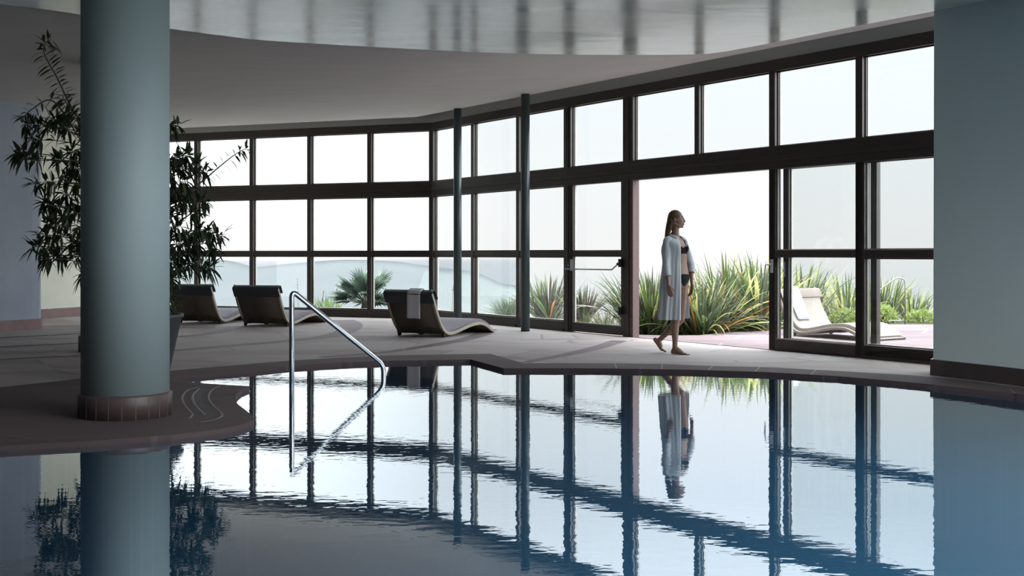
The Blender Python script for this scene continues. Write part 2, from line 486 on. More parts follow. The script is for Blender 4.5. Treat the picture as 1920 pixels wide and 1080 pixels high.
def frame_M(o, u, n):
    """matrix: local (t along the wall, d outward, z)"""
    return Matrix(((u.x, n.x, 0, o.x), (u.y, n.y, 0, o.y), (0, 0, 1, 0), (0, 0, 0, 1)))
M1 = frame_M(C, u1, n1)
M2 = frame_M(C, u2, n2)
FD = 0.11                                           # frame depth

Q = 1.322
posts1 = [Q*i for i in range(1, 6)]                 # left wall mullions
X2 = [-0.709, 0.089, 0.8645, 1.6995, 2.520, 3.294, 4.062, 4.86, 5.655, 6.45, 7.24, 8.03]
posts2 = [(x + 1.5) / u2.x for x in X2]
END1 = 6.86
END2 = posts2[-1]

# window frames, one thing per bay --------------------------------------
wn = [0]
def bay(Mx, a, b, ha, hb, low=True, upper=True, mids=(), zlow=0.155):
    """one window bay between posts centred at a and b with half widths ha, hb"""
    wn[0] += 1
    e = empty('window_%d' % wn[0])
    struct(e)
    f = MB(); g = MB(); bd = MB()
    t0, t1 = a + ha, b - hb
    panes = []
    if upper: panes.append((2.58, 3.53))
    if low:
        panes += [(1.268, 2.295), (zlow, 1.172)]
        f.box((t0, 0.01, 1.172), (t1, FD-0.03, 1.268), 0, Mx)
        f.box((t0, 0.0, 0.0), (t1, FD, zlow), 0, Mx)
        f.box((t0, -0.012, 0.0), (t1, 0.0, 0.035), 0, Mx)
    for (z0, z1) in panes:
        g.box((t0, 0.070, z0), (t1, 0.078, z1), 0, Mx)
        w_ = 0.014
        for (p, q) in (((t0, .05, z0), (t0+w_, .068, z1)), ((t1-w_, .05, z0), (t1, .068, z1)),
                       ((t0, .05, z0), (t1, .068, z0+w_)), ((t0, .05, z1-w_), (t1, .068, z1))):
            f.box(p, q, 0, Mx)
        # outdoor glazing bead, pale in place of daylight on the frame edge
        for (p, q) in (((t0, .082, z0), (t0+w_*1.1, .118, z1)), ((t1-w_*1.1, .082, z0), (t1, .118, z1)), ((t0, .082, z0), (t1, .118, z0+w_*1.1))):
            bd.box(p, q, 0, Mx)
    f.build('window_frame', M['frame'], e)
    bd.build('glazing_bead', M['bead'], e)
    g.build('glass_pane', M['glass'], e)
    return e

# posts, rails and beams
tn = [0]
def trim(mb, m, bevel=0.0):
    tn[0] += 1
    return struct(mb.build('trim_%d' % tn[0], m, bevel=bevel))

hw1 = 0.043
prev, hp = 0.0, 0.06
for i, t in enumerate(posts1):
    bay(M1, prev, t, hp, hw1)
    prev, hp = t, hw1
bay(M1, prev, END1, hp, 0.03)
hw2 = [0.04, 0.043, 0.09, 0.115, 0.045, 0.05, 0.05, 0.05, 0.05, 0.05, 0.05, 0.05]
prev, hp = 0.0, 0.05
for i, t in enumerate(posts2):
    low = not (2 < i <= 6)                  # door bays are handled apart (door, opening, sliding panels)
    if i == 3: low = False
    bay(M2, prev, t, hp, hw2[i], low=low)
    prev, hp = t, hw2[i]
for t in posts1:
    b = MB(); b.box((t-hw1, 0, 0), (t+hw1, FD, 3.53), 0, M1); trim(b, M['frame'], 0.004)
for i, t in enumerate(posts2):
    b = MB(); h = hw2[i]
    z0 = 2.38 if i == 4 else 0.0
    b.box((t-h, 0, z0), (t+h, FD, 3.53), 0, M2)
    if h > 0.08:                              # double post, a groove between two frames
        b.box((t-0.02, -0.014, z0), (t+0.035, 0, 3.53), 0, M2)
    trim(b, M['frame'], 0.004)
b = MB(); b.box((-0.06, -0.005, 0), (0.06, FD, 3.53), 0, M1); b.box((-0.05, -0.005, 0), (0.05, FD, 3.53), 0, M2); trim(b, M['frame'], 0.004)
for Mx, e in ((M1, END1), (M2, END2)):
    b = MB(); b.box((-0.03, -0.01, 3.53), (e, FD, 3.675), 0, Mx); trim(b, M['frame'], 0.004)          # head rail
    b = MB(); b.box((-0.03, -0.012, 2.295), (e, FD, 2.58), 0, Mx)
    b.box((-0.03, -0.03, 2.40), (e, -0.012, 2.455), 0, Mx); trim(b, M['frame'], 0.004)                 # transom beam
    b = MB(); b.box((-0.06, 0.0, 3.675), (e, FD+0.1, 3.95), 0, Mx)
    struct(b.build('wall_back' if Mx is M1 else 'wall_right', M['fascia']))
    portal('daylight_portal', Mx @ Vector((e/2, FD+0.03, 1.85)), e, 3.6, *(-(n1 if Mx is M1 else n2))[:2])

# hinged glass door in the third bay
def glazed_leaf(name, Mx, t0, t1, d0, d1, st=0.075, top=2.38, bot=0.145, zb=0.012, sr=None):
    e = empty(name); struct(e)
    f = MB(); g = MB(); bd = MB()
    sr = sr or st
    f.box((t0, d0, zb), (t0+st, d1, top), 0, Mx); f.box((t1-sr, d0, zb), (t1, d1, top), 0, Mx)
    f.box((t0+st, d0, zb), (t1-sr, d1, bot), 0, Mx); f.box((t0+st, d0, 2.29), (t1-sr, d1, top), 0, Mx)
    f.box((t0+st, d0, 1.175), (t1-sr, d1, 1.265), 0, Mx)
    dm = (d0+d1)/2
    for z0, z1 in ((bot, 1.175), (1.265, 2.29)):
        g.box((t0+st, dm-.004, z0), (t1-sr, dm+.004, z1), 0, Mx)
        for (p, q) in (((t0+st, dm+.006, z0), (t0+st+.013, d1+.004, z1)), ((t1-sr-.013, dm+.006, z0), (t1-sr, d1+.004, z1)),
                       ((t0+st, dm-.02, z0), (t1-sr, dm-.006, z0+.013))):
            bd.box(p, q, 0, Mx)
    f.build('door_frame', M['frame'], e, bevel=0.004)
    g.build('glass_pane', M['glass'], e)
    bd.build('glazing_bead', M['bead'], e)
    return e

p3, p4, p5, p6, p7, p8 = posts2[2], posts2[3], posts2[4], posts2[5], posts2[6], posts2[7]
d1 = glazed_leaf('door_1', M2, p3+0.075, p4-0.11, 0.01, 0.07, st=0.06, top=2.30)
# panic bar
pb = MB()
za = 0.985
pb.tube([M2 @ Vector(v) for v in ((p3+0.09, -0.10, za), (p4-0.25, -0.10, za), (p4-0.16, -0.03, za+0.10))], 0.011, 8)
pb.build('push_bar', M['greymetal'], d1)
for (tt, zz, hh) in ((p3+0.11, za+0.06, 0.19), (p4-0.14, za+0.10, 0.12), (p4-0.14, 0.38, 0.12)):
    k = MB(); k.box((tt-0.025, -0.05, zz-hh/2), (tt+0.03, 0.012, zz+hh/2), 0, M2)
    k.tube([M2 @ Vector((tt, -0.05, zz)), M2 @ Vector((tt, -0.09, zz-0.02))], 0.02, 8)
    k.build('lock_case', M['black'], d1, bevel=0.006)
# door jambs, opening lining (reddish, catches the daylight)
b = MB(); b.box((p4+0.05, -0.008, 0.0), (p4+0.124, FD+0.006, 2.38), 0, M2); trim(b, M['frame_red'], 0.004)
for z in (0.3, 1.18):
    k = MB(); k.tube([M2 @ Vector((p4+0.06, -0.012, z-.02)), M2 @ Vector((p4+0.06, -0.012, z+.02))], 0.012, 8); struct(k.build('trim_hinge', M['black']))
b = MB(); b.box((p6-0.1, FD, 2.385), (p8, 0.22, 2.50), 0, M2); trim(b, M['frame'], 0.004)   # lintel lining outside
b = MB(); b.box((p4+0.17, -0.01, 0.0), (p8, 0.20, 0.006), 0, M2); trim(b, M['inlay'])           # threshold strip
# the sliding panels right of the opening: front one, parked one behind, then another bay
d2 = glazed_leaf('door_2', M2, p6-0.05, p7+0.05, 0.0, 0.07, st=0.10, top=2.38)
h = MB()
hp_ = lambda t, d, z: M2 @ Vector((t, d, z))
h.box((p6-0.015, -0.014, 0.98), (p6+0.03, 0.0, 1.15), 0, M2)
h.tube([hp_(p6-0.0, -0.014, 1.09), hp_(p6-0.05, -0.06, 1.08), hp_(p6-0.06, -0.065, 0.98), hp_(p6-0.055, -0.06, 0.86)], 0.011, 8)
h.build('door_handle', M['handle'], d2, bevel=0.004)
d3 = glazed_leaf('door_3', M2, p6+0.08, p7+0.16, 0.12, 0.19, st=0.09, top=2.38)
h = MB(); h.box((p6+0.10, 0.10, 0.93), (p6+0.12, 0.12, 1.12), 0, M2); h.build('door_handle', M['handle'], d3)
d4 = glazed_leaf('door_4', M2, p7+0.05, p8, 0.0, 0.07, st=0.03, top=2.38)

# ------------------------------------------------------------ ceiling
def Lp(o, u, t, n, d):  # point on an inward offset of a glazed wall
    return o + u*t - n*d
def ccorner(d):          # corner of both offset lines
    # C - n1*d + u1*a == C - n2*d + u2*b
    A = Matrix(((u1.x, -u2.x), (u1.y, -u2.y))); v = (n1 - n2)*d
    s = A.inverted() @ Vector((v.x, v.y))
    return C - n1*d + u1*s[0]
cm = MB()
ZC = 3.62
ring = lambda d, z: [Vector((*Lp(C, u1, 16, n1, d)[:2], z)), Vector((*ccorner(d)[:2], z)), Vector((*Lp(C, u2, 26, n2, d)[:2], z))]
ra = ring(-0.05, 3.845); rb0 = ring(0.42, 3.740); rb = ring(1.3, 3.712); rc = ring(3.2, 3.645); rd = ring(4.5, ZC)
for A_, B_ in ((ra, rb0), (rb0, rb), (rb, rc), (rc, rd)):
    for i in range(2):
        k = len(cm.v); cm.v += [tuple(A_[i]), tuple(A_[i+1]), tuple(B_[i+1]), tuple(B_[i])]
        cm.face((k, k+1, k+2, k+3), 0, True)
flat = [rd[0], rd[1], rd[2], Vector((12, -1.9, ZC)), Vector((1.4, -1.9, ZC)), Vector((1.4, -6, ZC)), Vector((-22, -6, ZC))]
SKX0, SKX1, SKY0, SKY1 = 0.6, 4.5, 1.6, 9.9            # roof light added out of view over the pool to light pillar and column
def hole(z): return [Vector((SKX0,SKY0,z)), Vector((SKX1,SKY0,z)), Vector((SKX1,SKY1,z)), Vector((SKX0,SKY1,z))]
k = len(cm.v); cm.v += [tuple(p) for p in flat + hole(ZC)]
for t in tessellate_polygon([flat, hole(ZC)]): cm.face([k+i for i in t], 0)
o = cm.build('ceiling', M['ceiling'])
sm = o.modifiers.new('thick', 'SOLIDIFY'); sm.thickness = 0.25; sm.offset = 1
struct(o)
# make sure normals are upward so that the solidify goes up
bmx = bmesh.new(); bmx.from_mesh(o.data); bmesh.ops.remove_doubles(bmx, verts=bmx.verts, dist=0.001)
for f_ in bmx.faces:
    if f_.normal.z < 0: f_.normal_flip()
bmx.to_mesh(o.data); bmx.free()

ZS = 3.575
edge = [(0,8),(80,17),(154,28),(313,53),(420,67),(500,76),(700,88),(900,98),(1050,102),(1190,103),(1270,102.5),(1339,99.5),(1450,80),(1600,50),(1753,21)]
epts = []
for px, py in edge:
    s_ = (HOR - py)/(ZS - EYE); epts.append(Vector(((px-960)/s_, F/s_, 0)))
right = epts[-1]
poly = [Vector((-8.5,-4.9,0)), Vector((-7.6,5,0)), Vector((-6.2,9.3,0))] + crom(epts, 4) + [right + u2*3 , right + u2*6, right+u2*9 , Vector((9.5,-1.4,0)), Vector((0.9,-1.4,0)), Vector((0.9,-4.9,0))]
cm = MB(); cm.prism(poly, ZS, ZC+0.01, 0, top=False, bottom=False)
k = len(cm.v); cm.v += [(p.x,p.y,ZS) for p in poly + hole(ZS)]
for t in tessellate_polygon([[Vector((p.x,p.y,0)) for p in poly], hole(0)]): cm.face([k+i for i in t], 0)
struct(cm.build('ceiling_panel', M['gloss']))
cm = MB()
for a_, b_ in (((SKX0-.05,SKY0-.05),(SKX1+.05,SKY0)), ((SKX0-.05,SKY1),(SKX1+.05,SKY1+.05)), ((SKX0-.05,SKY0),(SKX0,SKY1)), ((SKX1,SKY0),(SKX1+.05,SKY1))):
    cm.box((*a_,ZS), (*b_,4.2))
tn[0] += 1; struct(cm.build('trim_%d' % tn[0], M['ceiling']))
po = portal('daylight_portal', ((SKX0+SKX1)/2,(SKY0+SKY1)/2,4.15), SKX1-SKX0, SKY1-SKY0, 0, 1)
po.rotation_euler = (0,0,0)

# ------------------------------------------------------------ pool outline and deck
O_curve = [G(*p) for p in ((0,727),(156,710),(317,696),(430,686),(540,677),(640,671),(730,667),(830,665),(919,664),(982,681.5),(1080,681.5),(1130,681.7),(1242,683),(1336,686.8),(1438,689),(1560,695.5),(1700,703.7),(1790,711))]
pool_far = [G(*p) for p in ((288,710.3),(316,707.7),(426,698),(540,687),(640,680.5),(730,677),(820,675.8),(882,674.4),(944.6,691.3),(1077,691),(1130,691.5),(1302,694),(1438,698.4),(1570,706),(1700,717),(1800,727.4),(1900,738))]
pool_far += [Vector((4.72,9.55,0)), Vector((4.95,8.6,0)), Vector((5.0,7,0)), Vector((5.0,1.5,0))]
tip = [G(*p) for p in ((468,725),(454,730.5),(446,737),(441.6,745.5),(444,756),(450,762),(458,768),(468,776),(475,782.5),(475.5,787),(470,791),(449.5,798),(412,806),(321,816.8),(165,828.5),(0,837.5))]
tip = [tip[0]] + crom(tip[1:-3], 8) + tip[-3:]
pen_far = [G(388,720), G(316,713)]
left_part = [Vector((-4.6,6.95,0)), Vector((-6.5,6.3,0)), Vector((-9,6.0,0)), Vector((-9,1.5,0))]
pool = pool_far + left_part[::-1] + tip[::-1] + pen_far           # closed loop
O_left = [Vector((-11.2,5.4,0)), Vector((-9,6.9,0)), Vector((-6.6,8.6,0)), Vector((-5.4,9.75,0))]
O_right = [Vector((5.0,9.9,0)), Vector((5.4,8.2,0)), Vector((5.4,1.5,0))]
Oall = O_left + O_curve + O_right

# floor (light flagstone)
wl1 = C + u1*8.5; wl1 = wl1 + n1*0.12
wc = C + (n1+n2).normalized()*0.12
wr = C + u2*END2 + n2*0.12
flo = MB()
far_poly = Oall + [Vector((9.7,1.5,0)), Vector((9.7, wr.y, 0)) , wr, wc, wl1, Vector((-13,22,0)), Vector((-13,5.4,0))]
flo.prism(far_poly, -0.3, 0.0, 0, bottom=False)
near = [Vector((-13,-5.2,0)), Vector((1.2,-5.2,0)), Vector((1.2,-1.8,0)), Vector((9.7,-1.8,0)), Vector((9.7,1.5,0)), Vector((-13,1.5,0))]
flo.prism(near, -0.3, 0.0, 0, bottom=False)
def band(mb, pts, widths, z=0.002, mi=1, smooth_n=5):
    P = crom(pts, smooth_n); n = len(P); vs = []
    for i, p in enumerate(P):
        d = (P[min(i+1,n-1)] - P[max(i-1,0)]).normalized()
        nn = Vector((-d.y, d.x, 0))
        w_ = widths[0] + (widths[1]-widths[0])*i/(n-1)
        vs += [p + nn*w_/2 + Vector((0,0,z)), p - nn*w_/2 + Vector((0,0,z))]
    b = len(mb.v); mb.v += [tuple(v) for v in vs]
    for i in range(n-1): mb.face((b+2*i, b+2*i+1, b+2*i+3, b+2*i+2), mi)
band(flo, [G(*p) for p in ((-250,649),(0,633.6),(150,625.6),(300,615))], (0.26,0.16))
band(flo, [G(*p) for p in ((-250,668),(0,651),(150,643.5),(327,632),(403,623.8),(450,611.7))], (0.16,0.26))
band(flo, [G(*p) for p in ((-250,697),(0,674.6),(153,667),(327,657),(437,647.8),(540,639.2),(600,633),(635,626),(655,617),(658,608),(643,600))], (0.13,0.42))
band(flo, [G(*p) for p in ((600,670),(712,661.6),(798,649.5),(867,637.5),(905,626),(915,617))], (0.16,0.30))
band(flo, [G(*p) for p in ((984,680),(1023,672.4),(1050,667.6),(1080,661),(1123,651),(1162,638.5))], (0.14,0.24))
o = flo.build('floor', [M['floor'], M['inlay']]); struct(o)

# coping and the dark peninsula
cop = MB()
left_close = [Vector((-11.2,1.5,0)), Vector((-9,1.5,0))]
ring1 = Oall + [Vector((5.0,1.5,0))]
cop_poly = Oall + [p for p in pool_far[::-1]] + pen_far[::-1] + tip + left_part + [Vector((-13,1.5,0)), Vector((-13,5.4,0))]
cop.prism(cop_poly, -0.06, 0.004, 0, bottom=True)
# pale joints across the coping
for (xa, ya, xb, yb) in ((1153,682,1156,691.5),(1242,683,1241,693),(1336,687,1328,694.8),(1425,689,1415,697.5),(1530,694,1520,703),(1895,731,1904,739.5)):
    A_, B_ = G(xa,ya), G(xb,yb)
    band(cop, [A_, B_], (0.012,0.012), 0.0055, 1, 1)
# curved step lines of the peninsula
def cpx(pts): return [G(300+x/5.685, 640+y/5.685) for x, y in pts]
steps = [([(400,495),(290,530),(238,600),(252,670),(300,735),(345,790),(310,830)], 0.020, 1),
         ([(420,510),(352,580),(360,655),(420,735),(485,800)], 0.022, 1),
         ([(470,510),(412,570),(412,640),(480,720),(530,785),(512,822)], 0.055, 2),
         ([(640,485),(560,520),(520,580),(526,640),(590,715),(655,775),(652,812),(560,850),(420,872)], 0.018, 1)]
for pts, w_, mi in steps:
    band(cop, cpx(pts), (w_, w_), 0.0055 if mi == 1 else 0.0050, mi)
    if mi == 1:
        P = crom(cpx(pts), 5); cop.tube([p + Vector((0,0,0.004)) for p in P], 0.005, 6, 1)
bandA = cpx([(90,425),(300,440),(520,483)])
band(cop, bandA, (0.05,0.03), 0.005, 2)
M['stepedge'] = mat('worn_step_edge', (0.13,0.115,0.115), 0.5)
M['groove'] = mat('dark_groove', (0.03,0.028,0.03), 0.6)
cop.m = [m_ for m_ in cop.m]
o = cop.build('floor_coping', [M['coping'], M['stepedge'], M['groove']]); struct(o)

# pool basin and water
def inset_poly(pts, d):
    out = []; n = len(pts); area = sum(pts[i].x*pts[(i+1)%n].y - pts[(i+1)%n].x*pts[i].y for i in range(n))
    sgn = 1 if area > 0 else -1
    for i in range(n):
        a, b_, c = pts[i-1], pts[i], pts[(i+1)%n]
        e1 = (b_-a).normalized(); e2 = (c-b_).normalized()
        nn = Vector((-(e1.y+e2.y), e1.x+e2.x, 0))
        if nn.length < 1e-6: nn = Vector((-e1.y, e1.x, 0))
        out.append(b_ + nn.normalized()*(-d*sgn))
    return out
bas = MB(); bp = inset_poly(pool, 0.02)
n = len(bp); bas.v += [(p.x,p.y,-1.35) for p in bp] + [(p.x,p.y,-0.055) for p in bp]
for i in range(n): bas.face((i, (i+1)%n, n+(i+1)%n, n+i), 0)
for t in tessellate_polygon([[Vector((p.x,p.y,0)) for p in bp]]): bas.face(t, 0)
struct(bas.build('pool_basin', M['tile']))
wat = MB(); wp = inset_poly(pool, 0.015)
wat.v += [(p.x,p.y,-0.032) for p in wp]
for t in tessellate_polygon([[Vector((p.x,p.y,0)) for p in wp]]): wat.face(t, 0)
o = wat.build('water', M['water']); struct(o)
bmx = bmesh.new(); bmx.from_mesh(o.data)
for f_ in bmx.faces:
    if f_.normal.z < 0: f_.normal_flip()
bmx.to_mesh(o.data); bmx.free()

# ------------------------------------------------------------ walls
def wall_strip(name, pts, z0, z1, thick, m, side=1):
    """wall along a polyline, thickness to one side"""
    mb = MB(); P = [Vector((*p, 0)) for p in pts]; n = len(P); off = []
    for i, p in enumerate(P):
        d = (P[min(i+1,n-1)] - P[max(i-1,0)]).normalized()
        off.append(p + Vector((-d.y, d.x, 0))*thick*side)
    mb.prism(P + off[::-1], z0, z1, 0)
    return struct(mb.build(name, m))
# grey-blue wall coming in from the left
wallL = [(-7.70,19.12),(-7.765,18.98),(-8.07,18.47),(-11.0,12.8),(-11.0,-5.1)]
wall_strip('wall_left', [(-8.4,19.5),(-7.75,19.3)] + wallL, -0.02, 3.9, 0.45, M['bluewall'], -1)
wall_strip('baseboard_left', [(-8.4,19.47),(-7.715,19.29),(-7.67,19.12),(-7.74,18.965),(-8.045,18.455),(-10.97,12.8),(-10.97,6.9)], 0.0, 0.165, 0.06, M['baselight'], -1)
# cream wall behind
wall_strip('wall_far_left', [(-7.86,24.5),(-8.45,23.0),(-8.85,22.0),(-9.9,19.4)], -0.02, 3.95, 0.3, M['cream'], -1)
wall_strip('baseboard_far_left', [(-7.84,24.5),(-8.425,23.0),(-8.825,22.0),(-9.8,19.4)], 0.0, 0.18, 0.05, M['baselight'], -1)
# pale pillar wall on the right of the picture
pr = crom([(4.24,11.79,0),(4.62,11.02,0),(4.9,10.25,0),(5.12,9.3,0),(5.25,8.2,0)], 6)
mb = MB(); mb.prism(pr + [Vector((6.0,8.4,0)), Vector((5.4,10.6,0)), Vector((4.85,12.1,0)), Vector((4.4,12.1,0))], 0.0, 3.66, 0)
struct(mb.build('wall_pillar', M['pillar'], bevel=0.01))
prb = [p + Vector((-0.025,-0.012,0)) for p in pr]
prb[0] = pr[0] + Vector((-0.032,0.02,0))
mb = MB(); mb.prism(prb + [Vector((5.9,8.35,0)), Vector((5.4,10.5,0)), Vector((4.8,12.12,0)), Vector((4.37,12.12,0))], 0.004, 0.160, 0)
for (px_, ya, yb) in ((1876.5, 688, 717),):
    A_ = G(px_, yb); 
    mb.box((A_.x-0.006-0.03, A_.y-0.01, 0.006), (A_.x+0.006-0.03, A_.y+0.06, 0.1605), 1)
struct(mb.build('baseboard_right', [M['basedark'], M['grout']]))
# right side beyond the glazing and the wall behind the camera, with window openings added out of view to light the near side
er = C + u2*END2
wall_strip('wall_side_right', [(er.x,er.y),(9.7,er.y-1.5)], -0.02, 3.9, 0.3, M['cream'], 1)
mb = MB(); ey = er.y-1.5
mb.box((9.7,-1.8,-0.02),(10.0,ey,0.12)); mb.box((9.7,-1.8,3.42),(10.0,ey,3.9))
for q in (-1.8, ey-.3): mb.box((9.7,q,0.1),(10.0,q+.3,3.5))
struct(mb.build('wall_near_right', M['cream']))
portal('daylight_portal', (9.85,(ey-1.8)/2,1.77), ey+1.2, 3.3, -1, 0)
mb = MB(); mb.box((-11.3,-5.4,-0.02), (1.3,-5.1,3.8)); mb.box((1.0,-5.1,-0.02), (1.3,-1.5,3.8)); mb.box((1.3,-1.8,0.1), (5.0,-1.5,3.5))
mb.box((1.0,-1.8,-0.02), (9.7,-1.5,0.12)); mb.box((1.0,-1.8,3.42), (9.7,-1.5,3.8)); mb.box((9.4,-1.8,0.1), (9.7,-1.5,3.5))
struct(mb.build('wall_front', M['cream']))
portal('daylight_portal', (7.2,-1.7,1.77), 4.4, 3.3, 0, 1)

# ------------------------------------------------------------ columns
def column(name, x, y, r, h, m, base=None):
    e = empty(name, (x, y, 0)); struct(e)
    c = MB(); c.lathe([(r, 0.0), (r, h)], n=72); c.build('column_shaft', m, e)
    if base:
        rb_, hb_, mt, nj = base
        c = MB(); c.lathe([(rb_, 0.004), (rb_, hb_-0.012), (rb_-0.012, hb_)], n=72, smooth=True)
        for k in range(nj):
            a = 2*math.pi*k/nj + 0.1
            mx_ = Matrix.Rotation(a, 4, 'Z')
            c.box((rb_-0.01, -0.002, 0.006), (rb_+0.0012, 0.002, hb_-0.012), 1, mx_)
        c.build('column_base', [mt, M['groutd']], e)
    return e
M['groutd'] = mat('brown_grout', (0.14,0.115,0.105), 0.8)
column('column', -2.918, 8.86, 0.320, 3.575, M['column'], (0.340, 0.180, M['basetile'], 22))
column('column', -5.13, 14.7, 0.26, 3.62, M['cream'], (0.285, 0.21, M['basetile'], 18))
for (px_, Y_) in ((858, 20.37), (985, 18.49)):
    X_ = (px_-960)*Y_/F
    e = empty('column', (X_, Y_, 0)); struct(e)
    c = MB(); c.lathe([(0.07,0.0),(0.07,3.745)], n=32); c.build('steel_pipe', M['steelgreen'], e)

# ================================================================ OUTSIDE
te = MB()
edge_t = [G(*p) for p in ((1190,626),(1250,627.5),(1310,627),(1360,622),(1440,619),(1500,610),(1580,606.5),(1760,607),(1960,608))]
wo_ = [C + u2*t + n2*0.14 for t in (p4-0.2, END2+3)]
te.prism([wo_[0]] + edge_t + [Vector((14,20,0)), Vector((16,6,0)), wo_[1]], -0.3, -0.012, 0)
struct(te.build('terrace', M['terrace']))
so = MB()
so.prism([C + u1*7.2 + n1*0.14, C + (n1+n2).normalized()*0.14, C + u2*(p4) + n2*0.14] + edge_t[:5] + [Vector((4.3,20.4,0)), Vector((9.5,20.2,0)), Vector((14,20,0)), Vector((14,22.8,0)), Vector((6,22.2,0)), Vector((3.6,20.8,0)), Vector((1.8,21.2,0)), Vector((0.0,22.6,0)), Vector((-1.4,23.4,0)), C + u1*7.2 + n1*1.4], -0.6, -0.06, 0)
struct(so.build('ground', M['soil']))

# far hills beyond the terrace, below eye level
def hill(name, ridge, Y, base, depth, seed):
    """ridge: (px, py) silhouette; a real slope that falls towards the viewer"""
    r = random.Random(seed); mb = MB(); rows = 14
    P = crom([Vector((a, b_, 0)) for a, b_ in ridge], 8); nc = len(P)
    for j in range(rows):
        f_ = j/(rows-1)
        for p in P:
            Yj = Y - depth*f_
            top = at(p.x, p.y, Y)
            z = top.z*(1-f_) + base*f_ + math.sin(p.x*.013+seed)*math.sin(f_*5+p.x*.02)*2.5*f_*(1-f_)
            mb.v.append((top.x + 0, Yj, z))
    for j in range(rows-1):
        for i in range(nc-1):
            a = j*nc+i; mb.face((a, a+1, a+nc+1, a+nc), 0, True)
    for p in P:  # back slope
        t_ = at(p.x, p.y, Y); mb.v.append((t_.x, Y+200, base))
    o_ = rows*nc
    for i in range(nc-1): mb.face((i, i+1, o_+i+1, o_+i), 0, True)
    return struct(mb.build(name, M['hill']))
hill('hills', [(200,497),(320,486),(400,486),(440,491),(478,500),(520,497),(560,493),(610,489),(650,487),(700,488),(750,491),(790,497),(840,503),(900,512)], 1500, -90, 620, 3)
hill('hills', [(800,498),(830,505),(860,506),(890,510),(915,520),(940,531),(965,535),(990,540),(1010,556),(1030,575),(1060,600)], 900, -70, 330, 5)
# haze in front of and around the hills
hz = MB(); hz.prism([Vector((-900,150,0)), Vector((-6,150,0)), Vector((22,1480,0)), Vector((-900,1480,0))], -140, -4.0)
hv = bpy.data.materials.new('sea_haze'); hv.use_nodes = True
t = hv.node_tree; t.nodes.clear()
vs = t.nodes.new('ShaderNodeVolumeScatter'); vs.inputs['Color'].default_value = (0.160,0.174,0.190,1); vs.inputs['Density'].default_value = 0.0015
va = t.nodes.new('ShaderNodeVolumeAbsorption'); va.inputs['Color'].default_value = (0.160,0.174,0.190,1); va.inputs['Density'].default_value = 0.0015
vd = t.nodes.new('ShaderNodeAddShader'); t.links.new(vs.outputs[0], vd.inputs[0]); t.links.new(va.outputs[0], vd.inputs[1])
ou = t.nodes.new('ShaderNodeOutputMaterial'); t.links.new(vd.outputs[0], ou.inputs['Volume'])
hv.cycles.homogeneous_volume = True
o = hz.build('haze', hv); tag(o, 'pale sea haze lying over the far hills', 'haze', kind='stuff')

# ------------------------------------------------------------ strap-leaf plants
def strap_leaf(mb, base, az_, lean, length, width, droop, mi, r, seg=7, fold=0.25):
    """a long arching blade"""
    d = Vector((math.cos(az_), math.sin(az_), 0)); side = Vector((-d.y, d.x, 0))
    p = Vector(base); ang = lean; b = len(mb.v)
    tw = r.uniform(-0.8, 0.8)
    st = length/seg
    for i in range(seg+1):
        f_ = i/seg
        w_ = width*(0.65 + 0.35*math.sin(min(1, f_*1.6)*math.pi/2))*(1 - max(0, (f_-0.45)/0.55)**1.6)
        sd = (side*math.cos(tw*f_) + Vector((0,0,1))*math.sin(tw*f_)*0.5 + d*math.sin(tw)*0.3).normalized()
        up = Vector((0,0,1))*math.cos(ang)*0 + d*(-math.cos(ang)) + Vector((0,0,1))*math.sin(ang)
        mb.v += [tuple(p - sd*w_/2 + up*w_*fold), tuple(p), tuple(p + sd*w_/2 + up*w_*fold)]
        p = p + (d*math.sin(ang) + Vector((0,0,1))*math.cos(ang))*st
        ang += droop/seg*(0.3 + 1.4*f_)
    for i in range(seg):
        a = b+3*i
        mb.face((a, a+1, a+4, a+3), mi, True); mb.face((a+1, a+2, a+5, a+4), mi, True)

def flax(name, label, loc, h, n, spread, mats, wts, seed, width=0.045, droop=(0.3,1.5), cat='plant', group=None, rb=0.22, lean0=0.05):
    r = random.Random(seed); mb = MB()
    for i in range(n):
        a = r.uniform(0, 2*math.pi)
        q = r.random()
        lean = lean0 + spread*q
        ln = h*r.uniform(0.62, 1.08)*(1 + 0.15*q)
        base = (rb*r.random()*math.cos(a), rb*r.random()*math.sin(a), -0.03)
        mi = r.choices(range(len(mats)), wts)[0]
        strap_leaf(mb, base, a + r.uniform(-.3,.3), lean, ln, width*r.uniform(.7,1.25), r.uniform(*droop)*(0.4+q), mi, r)
    o = mb.build(name, [M[k_] for k_ in mats])
    o.location = loc
    tag(o, label, cat, group)
    return o

# through the open doorway
FM = ['flax','flaxg','flaxy','flaxo','flaxd']
flax('flax_plant', 'dense dark flax clump seen between the door post and the walking woman', G(1222,625,-.06), 1.10, 333, 0.75, FM, [5,5,1.6,1.0,2.2], 11, 0.04, (0.2,1.0), rb=0.4)
flax('flax_plant', 'grey-green flax clump with orange tips right behind the white robe', G(1315,625.5,-.06), 1.05, 348, 1.15, FM, [4,6,2.6,0.9,1.6], 12, 0.04, (0.3,1.4), rb=0.4)
flax('flax_plant', 'tall yellow-green flax clump in the middle of the open doorway', G(1362,617,-.06), 1.35, 188, 0.6, FM, [6,3,3.5,0.3,0.3], 13, 0.042, (0.1,1.2), rb=0.35)
flax('flax_plant', 'striped arching flax clump beside the sliding door handle', G(1424,618,-.06), 1.35, 246, 0.85, FM, [4,6,3.5,0.3,0.3], 14, 0.05, (0.3,1.5), rb=0.35)
